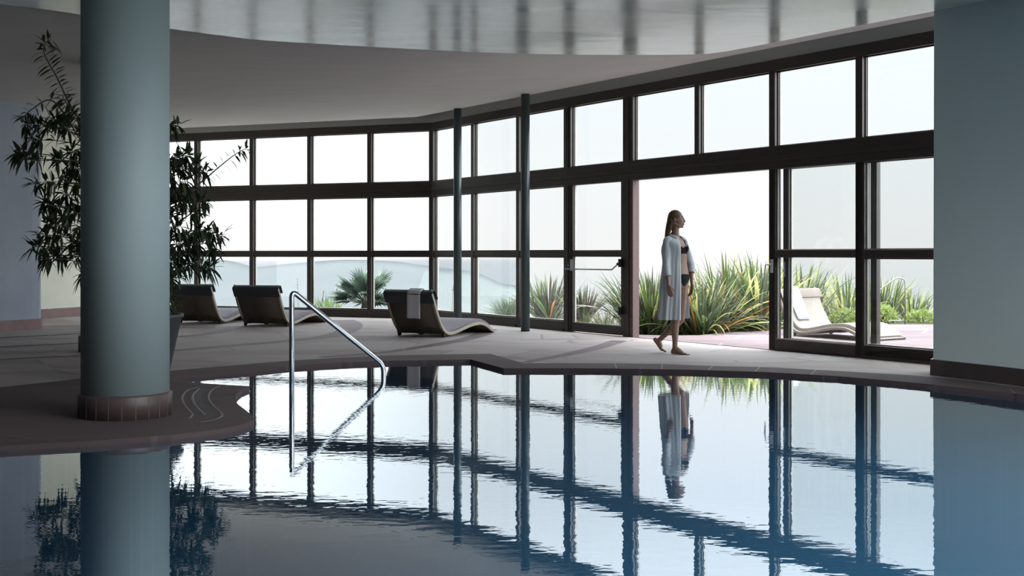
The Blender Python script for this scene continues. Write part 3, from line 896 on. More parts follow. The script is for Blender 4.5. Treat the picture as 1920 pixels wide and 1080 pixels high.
# seen through the right-hand glass
flax('flax_plant', 'tall grey-green flax rising behind the beige lounger outside', G(1500,603,-.06), 1.15, 150, 0.5, FM, [3,6,2.5,0,0], 15, 0.045, (0.1,0.9), rb=0.4)
flax('flax_plant', 'loose yellow flax between the beige lounger and the dark mullion', G(1585,598,-.06), 0.95, 130, 0.95, FM, [3,4,5,.3,0], 16, 0.04, (0.2,1.0), rb=0.35)
flax('flax_plant', 'upright yellow-tipped flax behind the bent terrace handrail', G(1650,597,-.06), 0.88, 150, 0.55, FM, [3,4,5,0,0], 17, 0.035, (0.1,0.7), rb=0.4)
flax('flax_plant', 'spiky flax right of the terrace handrail post', G(1712,597,-.06), 0.66, 110, 0.75, FM, [3,5,3,0,.3], 18, 0.032, (0.1,0.7), rb=0.3)

def shrub(name, label, loc, rx, rz, n, seed, m, ls=0.06, cat='shrub'):
    r = random.Random(seed); mb = MB()
    for i in range(n):
        th = r.uniform(0, 2*math.pi); ph = math.acos(r.uniform(-0.1,1)); q = r.uniform(.55,1)**.5
        c = Vector((rx*q*math.sin(ph)*math.cos(th), rx*q*math.sin(ph)*math.sin(th), rz*q*math.cos(ph)))
        a = Vector((r.gauss(0,1), r.gauss(0,1), r.gauss(0,1)+.6)).normalized()
        b_ = a.cross(Vector((r.gauss(0,1), r.gauss(0,1), r.gauss(0,1)))).normalized()
        l = ls*r.uniform(.6,1.3)
        mb.add([c, c+a*l*.5+b_*l*.25, c+a*l, c+a*l*.5-b_*l*.25], [(0,1,2,3)], 0)
    for i in range(14):
        th = r.uniform(0, 2*math.pi)
        mb.tube([(0,0,-.05), (rx*.3*math.cos(th), rx*.3*math.sin(th), rz*.4), (rx*.7*math.cos(th), rx*.7*math.sin(th), rz*.75)], [.01,.007,.003], 5, 1)
    o = mb.build(name, [m, M['bark']]); o.location = loc; tag(o, label, cat); return o
shrub('low_shrub', 'rounded yellow-green shrub in front of the terrace handrail', G(1650,604,-.06), 0.34, 0.34, 1500, 21, M['shrub'])
shrub('low_shrub', 'small yellow-green shrub right of the terrace handrail', G(1726,604,-.06), 0.30, 0.22, 1000, 22, M['shrub'])
shrub('low_shrub', 'low green shrub showing beside the beige lounger seat', G(1585,605,-.06), 0.32, 0.26, 1000, 23, M['shrub'])

# seen through the middle glazing
flax('grass_tuft', 'soft round grey-green tuft beside the second pipe column', G(958,594,-.06)+Vector((0,.5,0)), 0.48, 420, 1.1, ['palm','flaxg'], [1,2], 31, 0.012, (0.2,0.9), rb=0.3)
flax('flax_plant', 'arching narrow blades low beside the soft grey-green tuft', G(945,594,-.06)+Vector((0,.2,0)), 0.60, 26, 1.25, ['flaxg'], [1], 32, 0.02, (0.5,1.0), rb=0.08, lean0=0.5)
flax('flax_plant', 'spiky grey-green flax with orange blades right of the second pipe column', G(1030,597,-.06)+Vector((0,.35,0)), 0.95, 170, 1.0, FM, [1,7,.15,.8,3.5], 33, 0.04, (0.1,0.7), rb=0.3)
flax('flax_plant', 'dark bronze flax behind the left half of the hinged glass door', G(1094,604,-.06)+Vector((0,.2,0)), 0.72, 90, 0.75, ['flaxd','flaxg'], [3,1], 34, 0.04, (0.05,0.4), rb=0.14)
flax('grass_tuft', 'low green grass at the foot of the hinged glass door', G(1135,610,-.06)+Vector((0,.15,0)), 0.36, 190, 1.2, ['flax','flaxg','flaxo'], [3,3,1], 35, 0.012, (0.3,1.2), rb=0.35)
flax('grass_tuft', 'dry grassy blades bending in from the doorway clump', G(1178,610,-.06)+Vector((0,.4,0)), 1.05, 46, 0.9, ['flaxg','dry','flax'], [3,1,1], 36, 0.026, (0.5,1.5), rb=0.12)
# left of the corner
flax('spiky_plant', 'small bright green spiky plant left of the fan palm', G(612,585,-.1)+Vector((0,.25,0)), 0.42, 70, 0.7, ['leafg','flax'], [2,1], 41, 0.026, (0.05,0.4), rb=0.25)
flax('spiky_plant', 'tiny green plant at the sill beside the first pipe column', G(845,600,-.06)+Vector((0,.6,0)), 0.20, 20, 0.5, ['leafg','flax'], [2,1], 42, 0.02, (0.05,0.4), rb=0.14)

def stalk(label, px_, py0, py1, Y_, seed, curl=0.05):
    r = random.Random(seed); mb = MB()
    a = at(px_, py0, Y_); b_ = at(px_+r.uniform(-4,6), py1, Y_)
    P = [a.lerp(b_, i/6) + Vector((r.uniform(-curl,curl)*.3, r.uniform(-curl,curl)*.3, 0)) for i in range(7)]
    P[0].z = -0.08
    mb.tube([p-a for p in P], [.007,.006,.005,.005,.004,.004,.003], 5)
    for i in range(26):
        p = P[3].lerp(P[6], r.random()) - a
        d = Vector((r.gauss(0,1), r.gauss(0,1), r.uniform(.2,1))).normalized()*r.uniform(.02,.05)
        mb.tube([p, p+d], [.006,.002], 4)
    o = mb.build('grass_stalk', M['dry']); o.location = a
    tag(o, label, 'grass stalk')
stalk('thin dry seed stalk just right of the handrail top, beyond the glass', 559, 590, 522, 24.1, 51)
stalk('short curled dry stalk above the bright green spiky plant', 602, 590, 543, 24.0, 52)
stalk('straight dry stalk between the bright green plant and the fan palm', 630, 590, 530, 23.9, 53)
stalk('tall pale seed stalk just left of the first pipe column', 847, 590, 505, 22.6, 54)

def fan_palm(loc):
    e = empty('fan_palm', loc)
    tag(e, 'blue-green fan palm beyond the glass behind the towel-draped lounger', 'palm')
    r = random.Random(61)
    tr = MB(); tr.lathe([(0.10,-.1),(0.11,0.1),(0.08,0.3),(0.05,0.45)], n=12); tr.build('trunk', M['bark'], e)
    for i in range(32):
        mb = MB()
        a = r.uniform(0, 2*math.pi); el = r.uniform(-0.15, 1.45); ln = r.uniform(0.22,0.42)
        d = Vector((math.cos(a)*math.cos(el), math.sin(a)*math.cos(el)*.8, math.sin(el)))
        hub = Vector((0,0,.34)) + d*ln
        mb.tube([(0,0,.3), tuple(hub)], [.012,.007], 6)
        side = d.cross(Vector((r.gauss(0,.3), r.gauss(0,.3), 1))).normalized()
        for k in range(19):
            b_ = (k/18-.5)*3.3
            dd = (d*math.cos(b_) + side*math.sin(b_)).normalized()
            L_ = r.uniform(.36,.46)*(0.75+0.25*math.cos(b_))
            ww = dd.cross(d.cross(side)).normalized()*0.018
            nrm = d.cross(side)*0.01
            drop = Vector((0,0,-.05*r.random()))
            mb.add([hub, hub+dd*L_*.5+ww*1.15+nrm, hub+dd*L_+drop, hub+dd*L_*.5-ww*1.15+nrm, hub+dd*L_*.5-nrm], [(0,1,4),(1,2,4),(0,4,3),(4,2,3)], 0)
        mb.build('fan_leaf', M['palm'], e)
fan_palm(Vector(((686-960)*23.6/F, 23.6, -0.06)))

# terrace handrail
def tube_obj(name, pts, rad, m, nseg=10, rnd=0.06, parent=None):
    """tube with rounded corners"""
    P = [Vector(p) for p in pts]; out = [P[0]]
    for i in range(1, len(P)-1):
        a = P[i] + (P[i-1]-P[i]).normalized()*min(rnd, (P[i-1]-P[i]).length*.45)
        c = P[i] + (P[i+1]-P[i]).normalized()*min(rnd, (P[i+1]-P[i]).length*.45)
        for k in range(7):
            t_ = k/6; out.append(a*(1-t_)**2 + P[i]*2*t_*(1-t_) + c*t_*t_)
    out.append(P[-1])
    mb = MB(); mb.tube(out, rad, nseg)
    return mb.build(name, m, parent)
Yr = 20.9
e = empty('terrace_handrail', (at(1697,605,Yr).x, Yr, -0.02))
tag(e, 'slim bent steel handrail on the terrace behind the beige lounger', 'handrail')
off = -Vector(e.location)
tube_obj('rail', [at(1560,612,Yr)+off+Vector((0,0,.02)), at(1680,521,Yr)+off, at(1697,523,Yr)+off, at(1697,608,Yr)+off], 0.011, M['greymetal'], parent=e)
tube_obj('foot_rail', [at(1667,609,Yr)+off, at(1668,601,Yr)+off, at(1697,601,Yr)+off], 0.010, M['greymetal'], parent=e, rnd=0.02)

# ================================================================ FURNITURE
prof = crom([(-0.325,0,.655),(-0.27,0,.545),(-0.205,0,.40),(-0.13,0,.265),(-0.05,0,.155),(.04,0,.092),(.14,0,.072),(.28,0,.085),(.45,0,.118),(.65,0,.158),(.85,0,.178),(1.0,0,.172),(1.14,0,.130),(1.27,0,.068),(1.37,0,.03)], 4)
WB = 0.86
def strip_solid(mb, P, y0, y1, lo, hi, mi=0, rows=None):
    """solid following the profile between offsets lo..hi along the profile normal"""
    n = len(P); b = len(mb.v)
    for i, p in enumerate(P):
        d = (P[min(i+1,n-1)] - P[max(i-1,0)]).normalized(); nn = Vector((-d.z, 0, d.x))
        l_ = lo(i/(n-1)) if callable(lo) else lo; h_ = hi(i/(n-1)) if callable(hi) else hi
        for (y, o_) in ((y0,l_),(y1,l_),(y1,h_),(y0,h_)):
            q = p + nn*o_; mb.v.append((q.x, y, q.z))
    for i in range(n-1):
        for k in range(4):
            k2 = (k+1)%4
            mb.face((b+4*i+k, b+4*i+k2, b+4*(i+1)+k2, b+4*(i+1)+k), mi, k in (0,2))
    mb.face((b,b+3,b+2,b+1), mi); e_ = b+4*(n-1); mb.face((e_,e_+1,e_+2,e_+3), mi)

def make_lounger(label, shell, railm, cush, cover, cats='sun lounger', group=None):
    e = empty('sun_lounger'); tag(e, label, cats, group)
    hy = WB/2
    for sgn in (1,-1):
        mb = MB(); strip_solid(mb, prof, sgn*(hy-.045), sgn*hy, -0.042, 0.004)
        mb.build('side_rail', railm, e, bevel=0.008)
    mb = MB(); strip_solid(mb, prof, -hy+.045, hy-.045, -0.036, -0.006)
    # woven apron hanging down behind the seat, wavy lower edge
    n = 24; b = len(mb.v)
    for dx in (0.0, 0.012):
        for i in range(n+1):
            y = -hy+.03 + (WB-.06)*i/n
            wv = 0.050 + 0.022*math.sin(i/n*math.pi*2*1.5+0.6) + 0.012*math.sin(i/n*23)
            mb.v += [(-0.155+dx, y, 0.30), (-0.06+dx, y, wv+.015)]
    m2 = 2*(n+1)
    for i in range(n):
        a = b+2*i
        mb.face((a,a+1,a+3,a+2),0,True); mb.face((a+m2,a+m2+2,a+m2+3,a+m2+1),0,True)
        mb.face((a+1,a+m2+1,a+m2+3,a+3),0)
    mb.build('woven_shell', shell, e)
    mb = MB(); cp = prof[1:-2]
    strip_solid(mb, cp, -hy+.05, hy-.05, 0.0, lambda f_: 0.055*min(1, (1-f_)*14+.25))
    mb.build('cushion', cush, e, bevel=0.012)
    # headrest cover folded over the top of the back
    mb = MB(); top = prof[0]; d = (prof[0]-prof[4]).normalized(); nn = Vector((d.z,0,-d.x))  # towards the front
    if nn.x < 0: nn = -nn
    L_ = 0.145
    path = [top - d*L_ - nn*0.046, top + d*0.004 - nn*0.046, top + d*0.024 - nn*0.02, top + d*0.024 + nn*0.04, top + d*0.006 + nn*0.064, top - d*L_*0.9 + nn*0.064]
    path = [Vector((p.x,0,p.z)) for p in path]
    strip_solid(mb, path, -hy-.004, hy+.004, -0.006, 0.006)
    mb.build('headrest_cover', cover, e, bevel=0.003)
    for sgn in (1,-1):
        mb = MB(); q = top + d*0.03
        mb.ellipsoid((q.x, sgn*(hy-.02), q.z+.012), (.014,.014,.018), nu=10, nv=6)
        mb.build('corner_knob', M['rail'], e)
        mb = MB()
        mb.box((-0.03, sgn*(hy-.03)-.012, 0.02), (0.03, sgn*(hy-.03)+.012, 0.10))
        w_ = mb
        w_.tube([(-0.01, sgn*(hy-.03)-.017, .030), (-0.01, sgn*(hy-.03)+.017, .030)], 0.028, 16)
        mb.build('caster', M['black'], e)
    mb = MB(); mb.box((1.31,-hy+.03,0.0),(1.37,hy-.03,.022)); mb.build('foot_bar', M['black'], e)
    return e

LA = make_lounger('brown woven sun lounger with a towel draped over its back', M['ratt'], M['rail'], M['cush'], M['navy'], group='indoor sun loungers')
def place(e, px_, py_, deg):
    th = math.radians(deg); Rw = G(px_, py_); Ld = Vector((-math.sin(th), math.cos(th), 0))
    c = Rw + Ld*(WB/2-.03); e.location = (c.x, c.y, 0.0); e.rotation_euler = (0,0,th)
place(LA, 833, 633, 59)
LB = copy_tree(LA); LB['label'] = 'brown woven sun lounger behind the top of the chrome handrail'; place(LB, 539, 612.5, 71)
LC = copy_tree(LA); LC['label'] = 'brown woven sun lounger partly hidden behind the tall potted plant'; place(LC, 413.8, 607.5, 72)
LD = make_lounger('pale beige sun lounger outside behind the closed sliding glass door', M['beige'], M['beige'], M['beigec'], M['beige'])
LD.location = (4.57, 17.8, -0.012); LD.rotation_euler = (0, 0, math.radians(-57))

def towel(name, label, lounger, yc, w_, back, front, m, seed):
    r = random.Random(seed); mb = MB()
    top = prof[0]; d = (prof[0]-prof[4]).normalized(); nn = Vector((d.z,0,-d.x))
    if nn.x < 0: nn = -nn
    hb = top - nn*0.060 - d*.01
    keys = [hb - Vector((0,0,back)), hb - Vector((0,0,back*.5)), hb - Vector((0,0,.02)), top + d*0.036 - nn*.02, top + d*.038 + nn*.045, top + d*.005 + nn*.084, top - d*front + nn*.082]
    P = crom([Vector((k_.x,0,k_.z)) for k_ in keys], 4); n = len(P); ny = 8; b = 0
    for i, p in enumerate(P):
        for k in range(ny+1):
            f_ = k/ny; wv = 0.004*math.sin(f_*9 + seed)*(abs(i-n/2)/n)*2
            q = p - nn*wv
            mb.v.append((q.x, yc + (f_-.5)*w_*(1-0.02*abs(i-n/2)/n), q.z))
    for i in range(n-1):
        for k in range(ny):
            a = i*(ny+1)+k; mb.face((a,a+1,a+ny+2,a+ny+1),0,True)
    o = mb.build(name, m); sd = o.modifiers.new('thickness','SOLIDIFY'); sd.thickness = 0.007; sd.offset = 1
    o.location = lounger.location; o.rotation_euler = lounger.rotation_euler
    tag(o, label, 'towel')
    return o
towel('towel', 'pale grey towel hanging over the indoor lounger back', LA, -0.115, 0.235, 0.33, 0.30, M['towelg'], 1)
towel('towel', 'white towel hanging over the beige lounger outside', LD, -0.17, 0.25, 0.20, 0.50, M['towelw'], 3)

# chrome pool handrail standing in the water
A_ = Vector(((547-960)/193.3, F/193.3, 0)); B_ = Vector(((719-960)/183.5, F/183.5, 0))
e = empty('pool_handrail', (A_.x, A_.y, -0.05)); tag(e, 'chrome handrail rising out of the pool water', 'handrail')
o_ = -Vector(e.location)
# the flat end post stands on the submerged step
A1 = Vector((A_.x, A_.y, -1.3)); A2 = Vector((A_.x, A_.y, 0.865)); B2 = Vector((B_.x, B_.y, 0.085)); B1 = Vector((B_.x, B_.y, -1.3))
tube_obj('rail', [A1+o_, A2+o_, B2+o_, B1+o_], 0.025, M['chrome'], nseg=20, rnd=0.075, parent=e)

# ================================================================ POTTED PLANT
PY = 11.3; PX = (255-960)*PY/F
e = empty('potted_plant', (PX, PY, 0.004)); tag(e, 'tall leafy plant in a dark tapered planter behind the big round column', 'plant')
mb = MB(); mb.lathe([(0.27,0.0),(0.30,0.02),(0.425,0.60),(0.445,0.605),(0.445,0.635),(0.41,0.635),(0.40,0.56)], n=56)
mb.build('planter', M['pot'], e)
mb = MB(); mb.lathe([(0.40,0.53),(0.403,0.565),(0.02,0.59)], n=40); mb.build('soil', M['earth'], e)
r = random.Random(77)
def ploc(px_, py_, dy): 
    Y_ = PY+dy; v = at(px_, py_, Y_); return Vector((v.x-PX, v.y-PY, v.z-0.004))
def leaf(mb, p, d, ln, wd, mi, r):
    d = d.normalized(); up = Vector((0,0,1)); s_ = d.cross(up)
    if s_.length < .1: s_ = Vector((1,0,0))
    s_.normalize(); s_ = (s_ + Vector((r.gauss(0,.35), r.gauss(0,.35), r.gauss(0,.35)))).normalized(); s_ = (s_ - d*s_.dot(d)).normalized()
    nn = s_.cross(d); sag = Vector((0,0,-1))*ln*r.uniform(.05,.3)
    c = [p, p+d*ln*.33, p+d*ln*.68+sag*.35, p+d*ln+sag]
    mb.add([c[0], c[1]+s_*wd+nn*wd*.3, c[1], c[1]-s_*wd+nn*wd*.3, c[2]+s_*wd*.8+nn*wd*.25, c[2], c[2]-s_*wd*.8+nn*wd*.25, c[3]],
           [(0,1,2),(0,2,3),(1,4,5,2),(2,5,6,3),(4,7,5),(5,7,6)], mi, True)
fol = MB(); wood = MB()
trunks = []
for (px_, dy) in ((238,0.05),(262,-.05),(250,.15),(228,.1)):
    b0 = Vector((r.uniform(-.08,.08), r.uniform(-.08,.08), .57))
    P = [b0, ploc(px_+r.uniform(-15,15), 500, dy), ploc(px_+r.uniform(-20,20), 400, dy*1.3), ploc(px_+r.uniform(-25,25), 300, dy*1.5), ploc(px_+r.uniform(-25,25), 235, dy*1.5)]
    P = crom(P, 5); trunks.append(P); wood.tube(P, [.024-.016*i/len(P) for i in range(len(P))], 8)
def branch_to(tg, thick=.008):
    best = None
    for P in trunks:
        for q in P[2:]:
            if q.z < tg.z - 0.02 or q is P[2]:
                dd = (q-tg).length + abs((q.z - (tg.z-.25)))*.6
                if best is None or dd < best[0]: best = (dd, q)
    a = best[1]; mid = a.lerp(tg, .55) + Vector((r.uniform(-.05,.05), r.uniform(-.05,.05), .06))
    P = crom([a, mid, tg], 5); wood.tube(P, [thick*(1-.6*i/(len(P)-1)) for i in range(len(P))], 6); return P
def rosette(c, axis, n, ln, mi=0):
    axis = axis.normalized()
    for i in range(n):
        v = Vector((r.gauss(0,1), r.gauss(0,1), r.gauss(0,1))); v = (v - axis*v.dot(axis)).normalized()
        d = (v*1.0 + axis*r.uniform(-.25,.95) + Vector((0,0,-.18)))
        leaf(fol, c - axis*r.uniform(0,.10), d, ln*r.uniform(.65,1.15), .0145*r.uniform(.8,1.25), (1 if r.random()<.06 else 0) if mi==0 else mi, r)
clusters_l = [(32,285),(58,300),(70,235),(45,235),(95,222),(110,240),(62,262),(125,285),(150,255),(100,300),(85,340),(62,345),(115,330),(140,345),(128,315),(150,300),(145,385),(118,365),(95,385),(110,405),(85,420),(75,440),(105,440),(60,462),(80,485),(108,478),(130,455),(145,425),(140,480),(150,515),(150,450),(95,462),(125,400),(150,230),(120,210),(30,295),(80,380)]
clusters_r = [(318,240),(335,236),(322,300),(338,295),(355,290),(345,315),(370,310),(325,330),(352,340),(390,322),(330,365),(350,375),(318,390),(372,400),(335,405),(360,380),(388,378),(320,430),(340,425),(362,440),(380,430),(400,432),(418,440),(345,455),(325,465),(372,458),(395,450),(330,490),(350,500),(368,492),(388,500),(398,503),(340,520),(318,520),(322,550),(330,565),(318,575),(405,465),(352,475)]
clusters_m = [(r.uniform(165,305), r.uniform(235,520)) for _ in range(34)]
for (cx_, cy_) in clusters_l + clusters_r + clusters_m:
    tg = ploc(cx_, cy_, r.uniform(-.42,.5))
    P = branch_to(tg); ax = (P[-1]-P[-3])
    rosette(tg, ax, r.randint(17,25), .170)
    for q in P[5:-1:2]:
        for _ in range(3): leaf(fol, q, ax + Vector((r.gauss(0,.1), r.gauss(0,.1), r.gauss(0,.1)))+Vector((r.gauss(0,1), r.gauss(0,1), r.gauss(0,.6)))*.12, .13, .009, 0, r)
# long arching shoots with leaves in two ranks
def shoot(pxs, dy, ln=.125, tipn=7, every=0.045):
    P = crom([ploc(a, b_, dy) for a, b_ in pxs], 10); wood.tube(P, [.009-.006*i/len(P) for i in range(len(P))], 6)
    acc = 0; k = 0
    for i in range(1, len(P)):
        acc += (P[i]-P[i-1]).length
        if acc > every:
            acc = 0; k += 1
            d = (P[i]-P[i-1]).normalized(); sd = Vector((d.z, r.uniform(-.5,.5), -d.x))
            for sg in (1,-1):
                leaf(fol, P[i], sd*sg + d*.25 + Vector((0,0,-.15)), ln*r.uniform(.7,1.15), .0125, 0, r)
    rosette(P[-1], P[-1]-P[-3], tipn, ln, 0)
shoot([(150,228),(128,190),(116,165),(104,140),(88,112),(82,95),(86,80),(96,74)], .1, .150, 8, .030)
shoot([(230,330),(160,235),(122,190),(118,178)], .0, .13, 8)
shoot([(150,260),(100,190),(60,205),(40,225)], -.2, .12, 10, .07)
shoot([(340,360),(372,345),(405,318),(432,296),(450,284),(464,277)], .1, .12, 8, .060)
for i in range(160): # foliage low in the pot
    a = r.uniform(0,2*math.pi); q = r.uniform(0,.36)
    leaf(fol, Vector((q*math.cos(a), q*math.sin(a), r.uniform(.6,.85))), Vector((math.cos(a), math.sin(a), r.uniform(-.2,.9))), .16, .011, 1 if r.random()<.3 else 0, r)
    if i % 6 == 0: wood.tube([(q*.5*math.cos(a), q*.5*math.sin(a), .56), (q*math.cos(a), q*math.sin(a), .82)], .005, 5)
wood.build('stems', M['bark'], e)
fol.build('foliage', [M['leafd'], M['leafg']], e)

# ================================================================ WOMAN
WY = 14.35; SC = WY/F
def Wp(px_, py_, dy=0.0):
    return Vector(((px_-960)*SC, WY+dy, EYE-(py_-HOR)*SC))
FA = Vector((0.72,-0.69,0)).normalized()      # torso facing
RT = Vector((FA.y, -FA.x, 0))                 # her right
def bake(mb, voxel, smooth_it, name, m, parent, factor=0.5):
    me = bpy.data.meshes.new(name); me.from_pydata(mb.v, [], mb.f); me.update()
    o = bpy.data.objects.new(name, me); COL.objects.link(o)
    bm_ = bmesh.new(); bm_.from_mesh(me); bmesh.ops.recalc_face_normals(bm_, faces=bm_.faces); bm_.to_mesh(me); bm_.free()
    rm = o.modifiers.new('r','REMESH'); rm.mode = 'VOXEL'; rm.voxel_size = voxel
    s_ = o.modifiers.new('s','SMOOTH'); s_.iterations = smooth_it; s_.factor = factor
    dg = bpy.context.evaluated_depsgraph_get(); dg.update()
    nm = bpy.data.meshes.new_from_object(o.evaluated_get(dg))
    bpy.data.objects.remove(o); nm.name = name; nm.materials.clear(); nm.materials.append(m)
    nm.polygons.foreach_set('use_smooth', [True]*len(nm.polygons))
    o2 = bpy.data.objects.new(name, nm); COL.objects.link(o2)
    if parent: o2.parent = parent
    return o2
def limb(mb, pts, rads, n=12):
    P = [Vector(p) for p in pts]
    # resample for smooth radius change
    Q_ = []; R_ = []
    for i in range(len(P)-1):
        for k in range(4):
            f_ = k/4; Q_.append(P[i].lerp(P[i+1], f_)); R_.append(rads[i]*(1-f_)+rads[i+1]*f_)
    Q_.append(P[-1]); R_.append(rads[-1])
    mb.tube(Q_, R_, n)
    mb.ellipsoid(P[0], (rads[0],)*3, nu=n, nv=8); mb.ellipsoid(P[-1], (rads[-1],)*3, nu=n, nv=8)
    for i in range(1, len(P)-1): mb.ellipsoid(P[i], (rads[i],)*3, nu=n, nv=8)
W0 = Vector(((1262-960)*SC, WY, 0))
woman = empty('person', W0); tag(woman, 'woman in an open white robe and black swimwear walking barefoot through the doorway', 'person')
body = MB()
def tcen(z):                                 # torso centre line
    K_ = ((0,1272.5),(.84,1272.5),(.95,1273),(1.10,1273.5),(1.25,1269.5),(1.40,1267),(1.46,1266.5),(3,1266.5))
    for (z0, x0), (z1, x1) in zip(K_, K_[1:]):
        if z <= z1: return Vector(((x0+(x1-x0)*(z-z0)/(z1-z0)-960)*SC, WY, z))
rings = [(.80,.10,.07,-.01),(.84,.150,.098,-.012),(.90,.172,.112,-.015),(.95,.168,.106,-.01),(1.02,.140,.088,0),(1.10,.116,.075,.004),(1.17,.124,.082,.006),(1.25,.142,.096,.006),(1.32,.152,.096,0),(1.375,.158,.078,-.008),(1.415,.125,.060,-.012),(1.45,.06,.048,-.01)]
b0 = len(body.v); nr = 24
for z, a, b_, fo in rings:
    c = tcen(z) + FA*fo
    for k in range(nr):
        t_ = 2*math.pi*k/nr; body.v.append(tuple(c + RT*a*math.cos(t_) + FA*b_*math.sin(t_)))
for i in range(len(rings)-1):
    for k in range(nr):
        k2 = (k+1)%nr; body.face((b0+i*nr+k, b0+i*nr+k2, b0+(i+1)*nr+k2, b0+(i+1)*nr+k))
body.face([b0+k for k in range(nr)][::-1]); body.face([b0+(len(rings)-1)*nr+k for k in range(nr)])
for sg in (1,-1):
    body.ellipsoid(tcen(1.285) + RT*sg*.066 + FA*.066, (.049,.049,.052))
    body.ellipsoid(tcen(.90) + RT*sg*.075 - FA*.075, (.075,.075,.085))    # seat
    body.ellipsoid(tcen(1.385) + RT*sg*.155 - FA*.01, (.040,.040,.040))      # shoulders
# neck and head; the head turns to her left, profile to the camera
neck0 = tcen(1.43) + FA*(-.005); neck1 = Wp(1266.5,423,0)
limb(body, [neck0, neck0.lerp(neck1,.5), neck1], [.056,.046,.048])
HC = Wp(1266.8, 408.5)                        # skull centre
hf = Vector((0.985,-0.17,0)).normalized(); hs = Vector((-hf.y, hf.x, 0))
HM = Matrix((hf, hs, Vector((0,0,1)))).transposed()
def H(f_, s_, u_): return HC + hf*f_ + hs*s_ + Vector((0,0,u_))
body.ellipsoid(H(0,0,0), (.090,.072,.088), HM, 24, 16)
body.ellipsoid(H(.035,0,-.045), (.062,.058,.075), HM, 20, 14)
body.ellipsoid(H(.040,0,-.085), (.046,.044,.042), HM)
body.ellipsoid(H(.076,0,-.108), (.020,.020,.018), HM)            # chin
body.ellipsoid(H(.080,0,.014), (.014,.045,.014), HM)             # brow
limb(body, [H(.090,0,.006), H(.106,0,-.034), H(.112,0,-.046)], [.008,.011,.011], 8)   # nose
body.ellipsoid(H(.100,0,-.052), (.010,.017,.008), HM)
body.ellipsoid(H(.093,0,-.073), (.013,.022,.008), HM); body.ellipsoid(H(.090,0,-.086), (.013,.020,.008), HM)
for sg in (1,-1):
    body.ellipsoid(H(.060,sg*.036,-.042), (.026,.020,.022), HM)   # cheeks
    body.ellipsoid(H(-.008,sg*.073,-.022), (.014,.007,.028), HM)  # ears
    limb(body, [H(-.01,sg*.045,-.07), H(.04,sg*.035,-.100)], [.022,.018], 8)   # jaw line
# legs
hipR = Wp(1262.5,531,-.055); kneeR = Wp(1265,596,-.10); ankR = Wp(1263,651,-.11)
hipL = Wp(1279.5,531,.055); kneeL = Wp(1277,598,.04); ankL = Wp(1238,641,.16)
limb(body, [hipR, hipR.lerp(kneeR,.4), kneeR, kneeR.lerp(ankR,.3)+Vector((-.008,.012,0)), kneeR.lerp(ankR,.75), ankR], [.086,.074,.052,.053,.034,.030])
limb(body, [hipL, hipL.lerp(kneeL,.4), kneeL, kneeL.lerp(ankL,.3)+Vector((-.01,.0,-.012)), kneeL.lerp(ankL,.75), ankL], [.086,.074,.052,.053,.034,.030])
def foot(ank, heel, ball, toe, sidev):
    limb(body, [ank, heel], [.031,.027], 10)
    limb(body, [ank + (ball-ank)*.12, ball.lerp(ank,.45), ball], [.034,.032,.022], 10)
    limb(body, [heel, heel.lerp(ball,.5), ball], [.026,.024,.022], 10)
    for k in range(5):
        o_ = sidev*((k-2)*.0165); ln = (1.0,.98,.90,.80,.66)[k]
        limb(body, [ball + o_*.8 + Vector((0,0,-.004)), ball.lerp(toe,.6*ln)+o_+Vector((0,0,.004)), ball.lerp(toe,ln)+o_], [.014 if k else .017,.011 if k else .014,.0095 if k else .012], 8)
sideR = Vector((-.25,-.97,0)); 
foot(ankR, Wp(1259.5,658.5,-.09), Wp(1277,660.3,-.16), Wp(1287,661.8,-.20), sideR)
foot(ankL, Wp(1231.5,638.5,.17), Wp(1242.5,656,.13), Wp(1250,660.2,.09), Vector((.15,.97,0)) )
# arms
shR = tcen(1.385) + RT*.168 - FA*.01; elR = Wp(1245.5,498,-.185); wrR = Wp(1248.5,534,-.235)
shL = tcen(1.385) - RT*.168 - FA*.01; elL = Wp(1299,497,.16); wrL = Wp(1299.5,534,.09)
limb(body, [shR, shR.lerp(elR,.5), elR, elR.lerp(wrR,.35), wrR], [.036,.033,.027,.029,.019])
limb(body, [shL, shL.lerp(elL,.5), elL, elL.lerp(wrL,.35), wrL], [.036,.033,.027,.029,.019])
def hand(wr, tipdir, palm_n, sidev, sc=1.0):
    """palm + four unequal curled fingers + thumb from the side of the palm"""
    td = tipdir.normalized(); sd = sidev.normalized(); pn = palm_n.normalized()
    k1 = wr + td*.075
    for q in (-.022,-.008,.008,.022):
        limb(body, [wr + sd*q*.5, k1 + sd*q], [.015,.0125], 8)
    for i, (q, ln) in enumerate(((.026,.066),(.009,.074),(-.009,.070),(-.026,.054))):
        a = k1 + sd*q
        p1 = a + td*ln*.42 + pn*ln*.08; p2 = p1 + td*ln*.30 + pn*ln*.20; p3 = p2 + td*ln*.20 + pn*ln*.22
        limb(body, [a, p1, p2, p3], [.0098,.0088,.0080,.0068], 8)
    t0 = wr + td*.022 + sd*.022
    limb(body, [t0, t0 + td*.026 + sd*.020 + pn*.008, t0 + td*.056 + sd*.026 + pn*.016], [.0135,.0105,.0085], 8)
hand(wrR, Vector((.22,-.04,-1)), Vector((.25,.95,0)), Vector((.92,-.30,.20)))
hand(wrL, Vector((-.06,-.10,-1)), Vector((-.8,.5,0)), Vector((.35,-.9,0)))
bo = bake(body, 0.0055, 5, 'body', M['skin'], None)
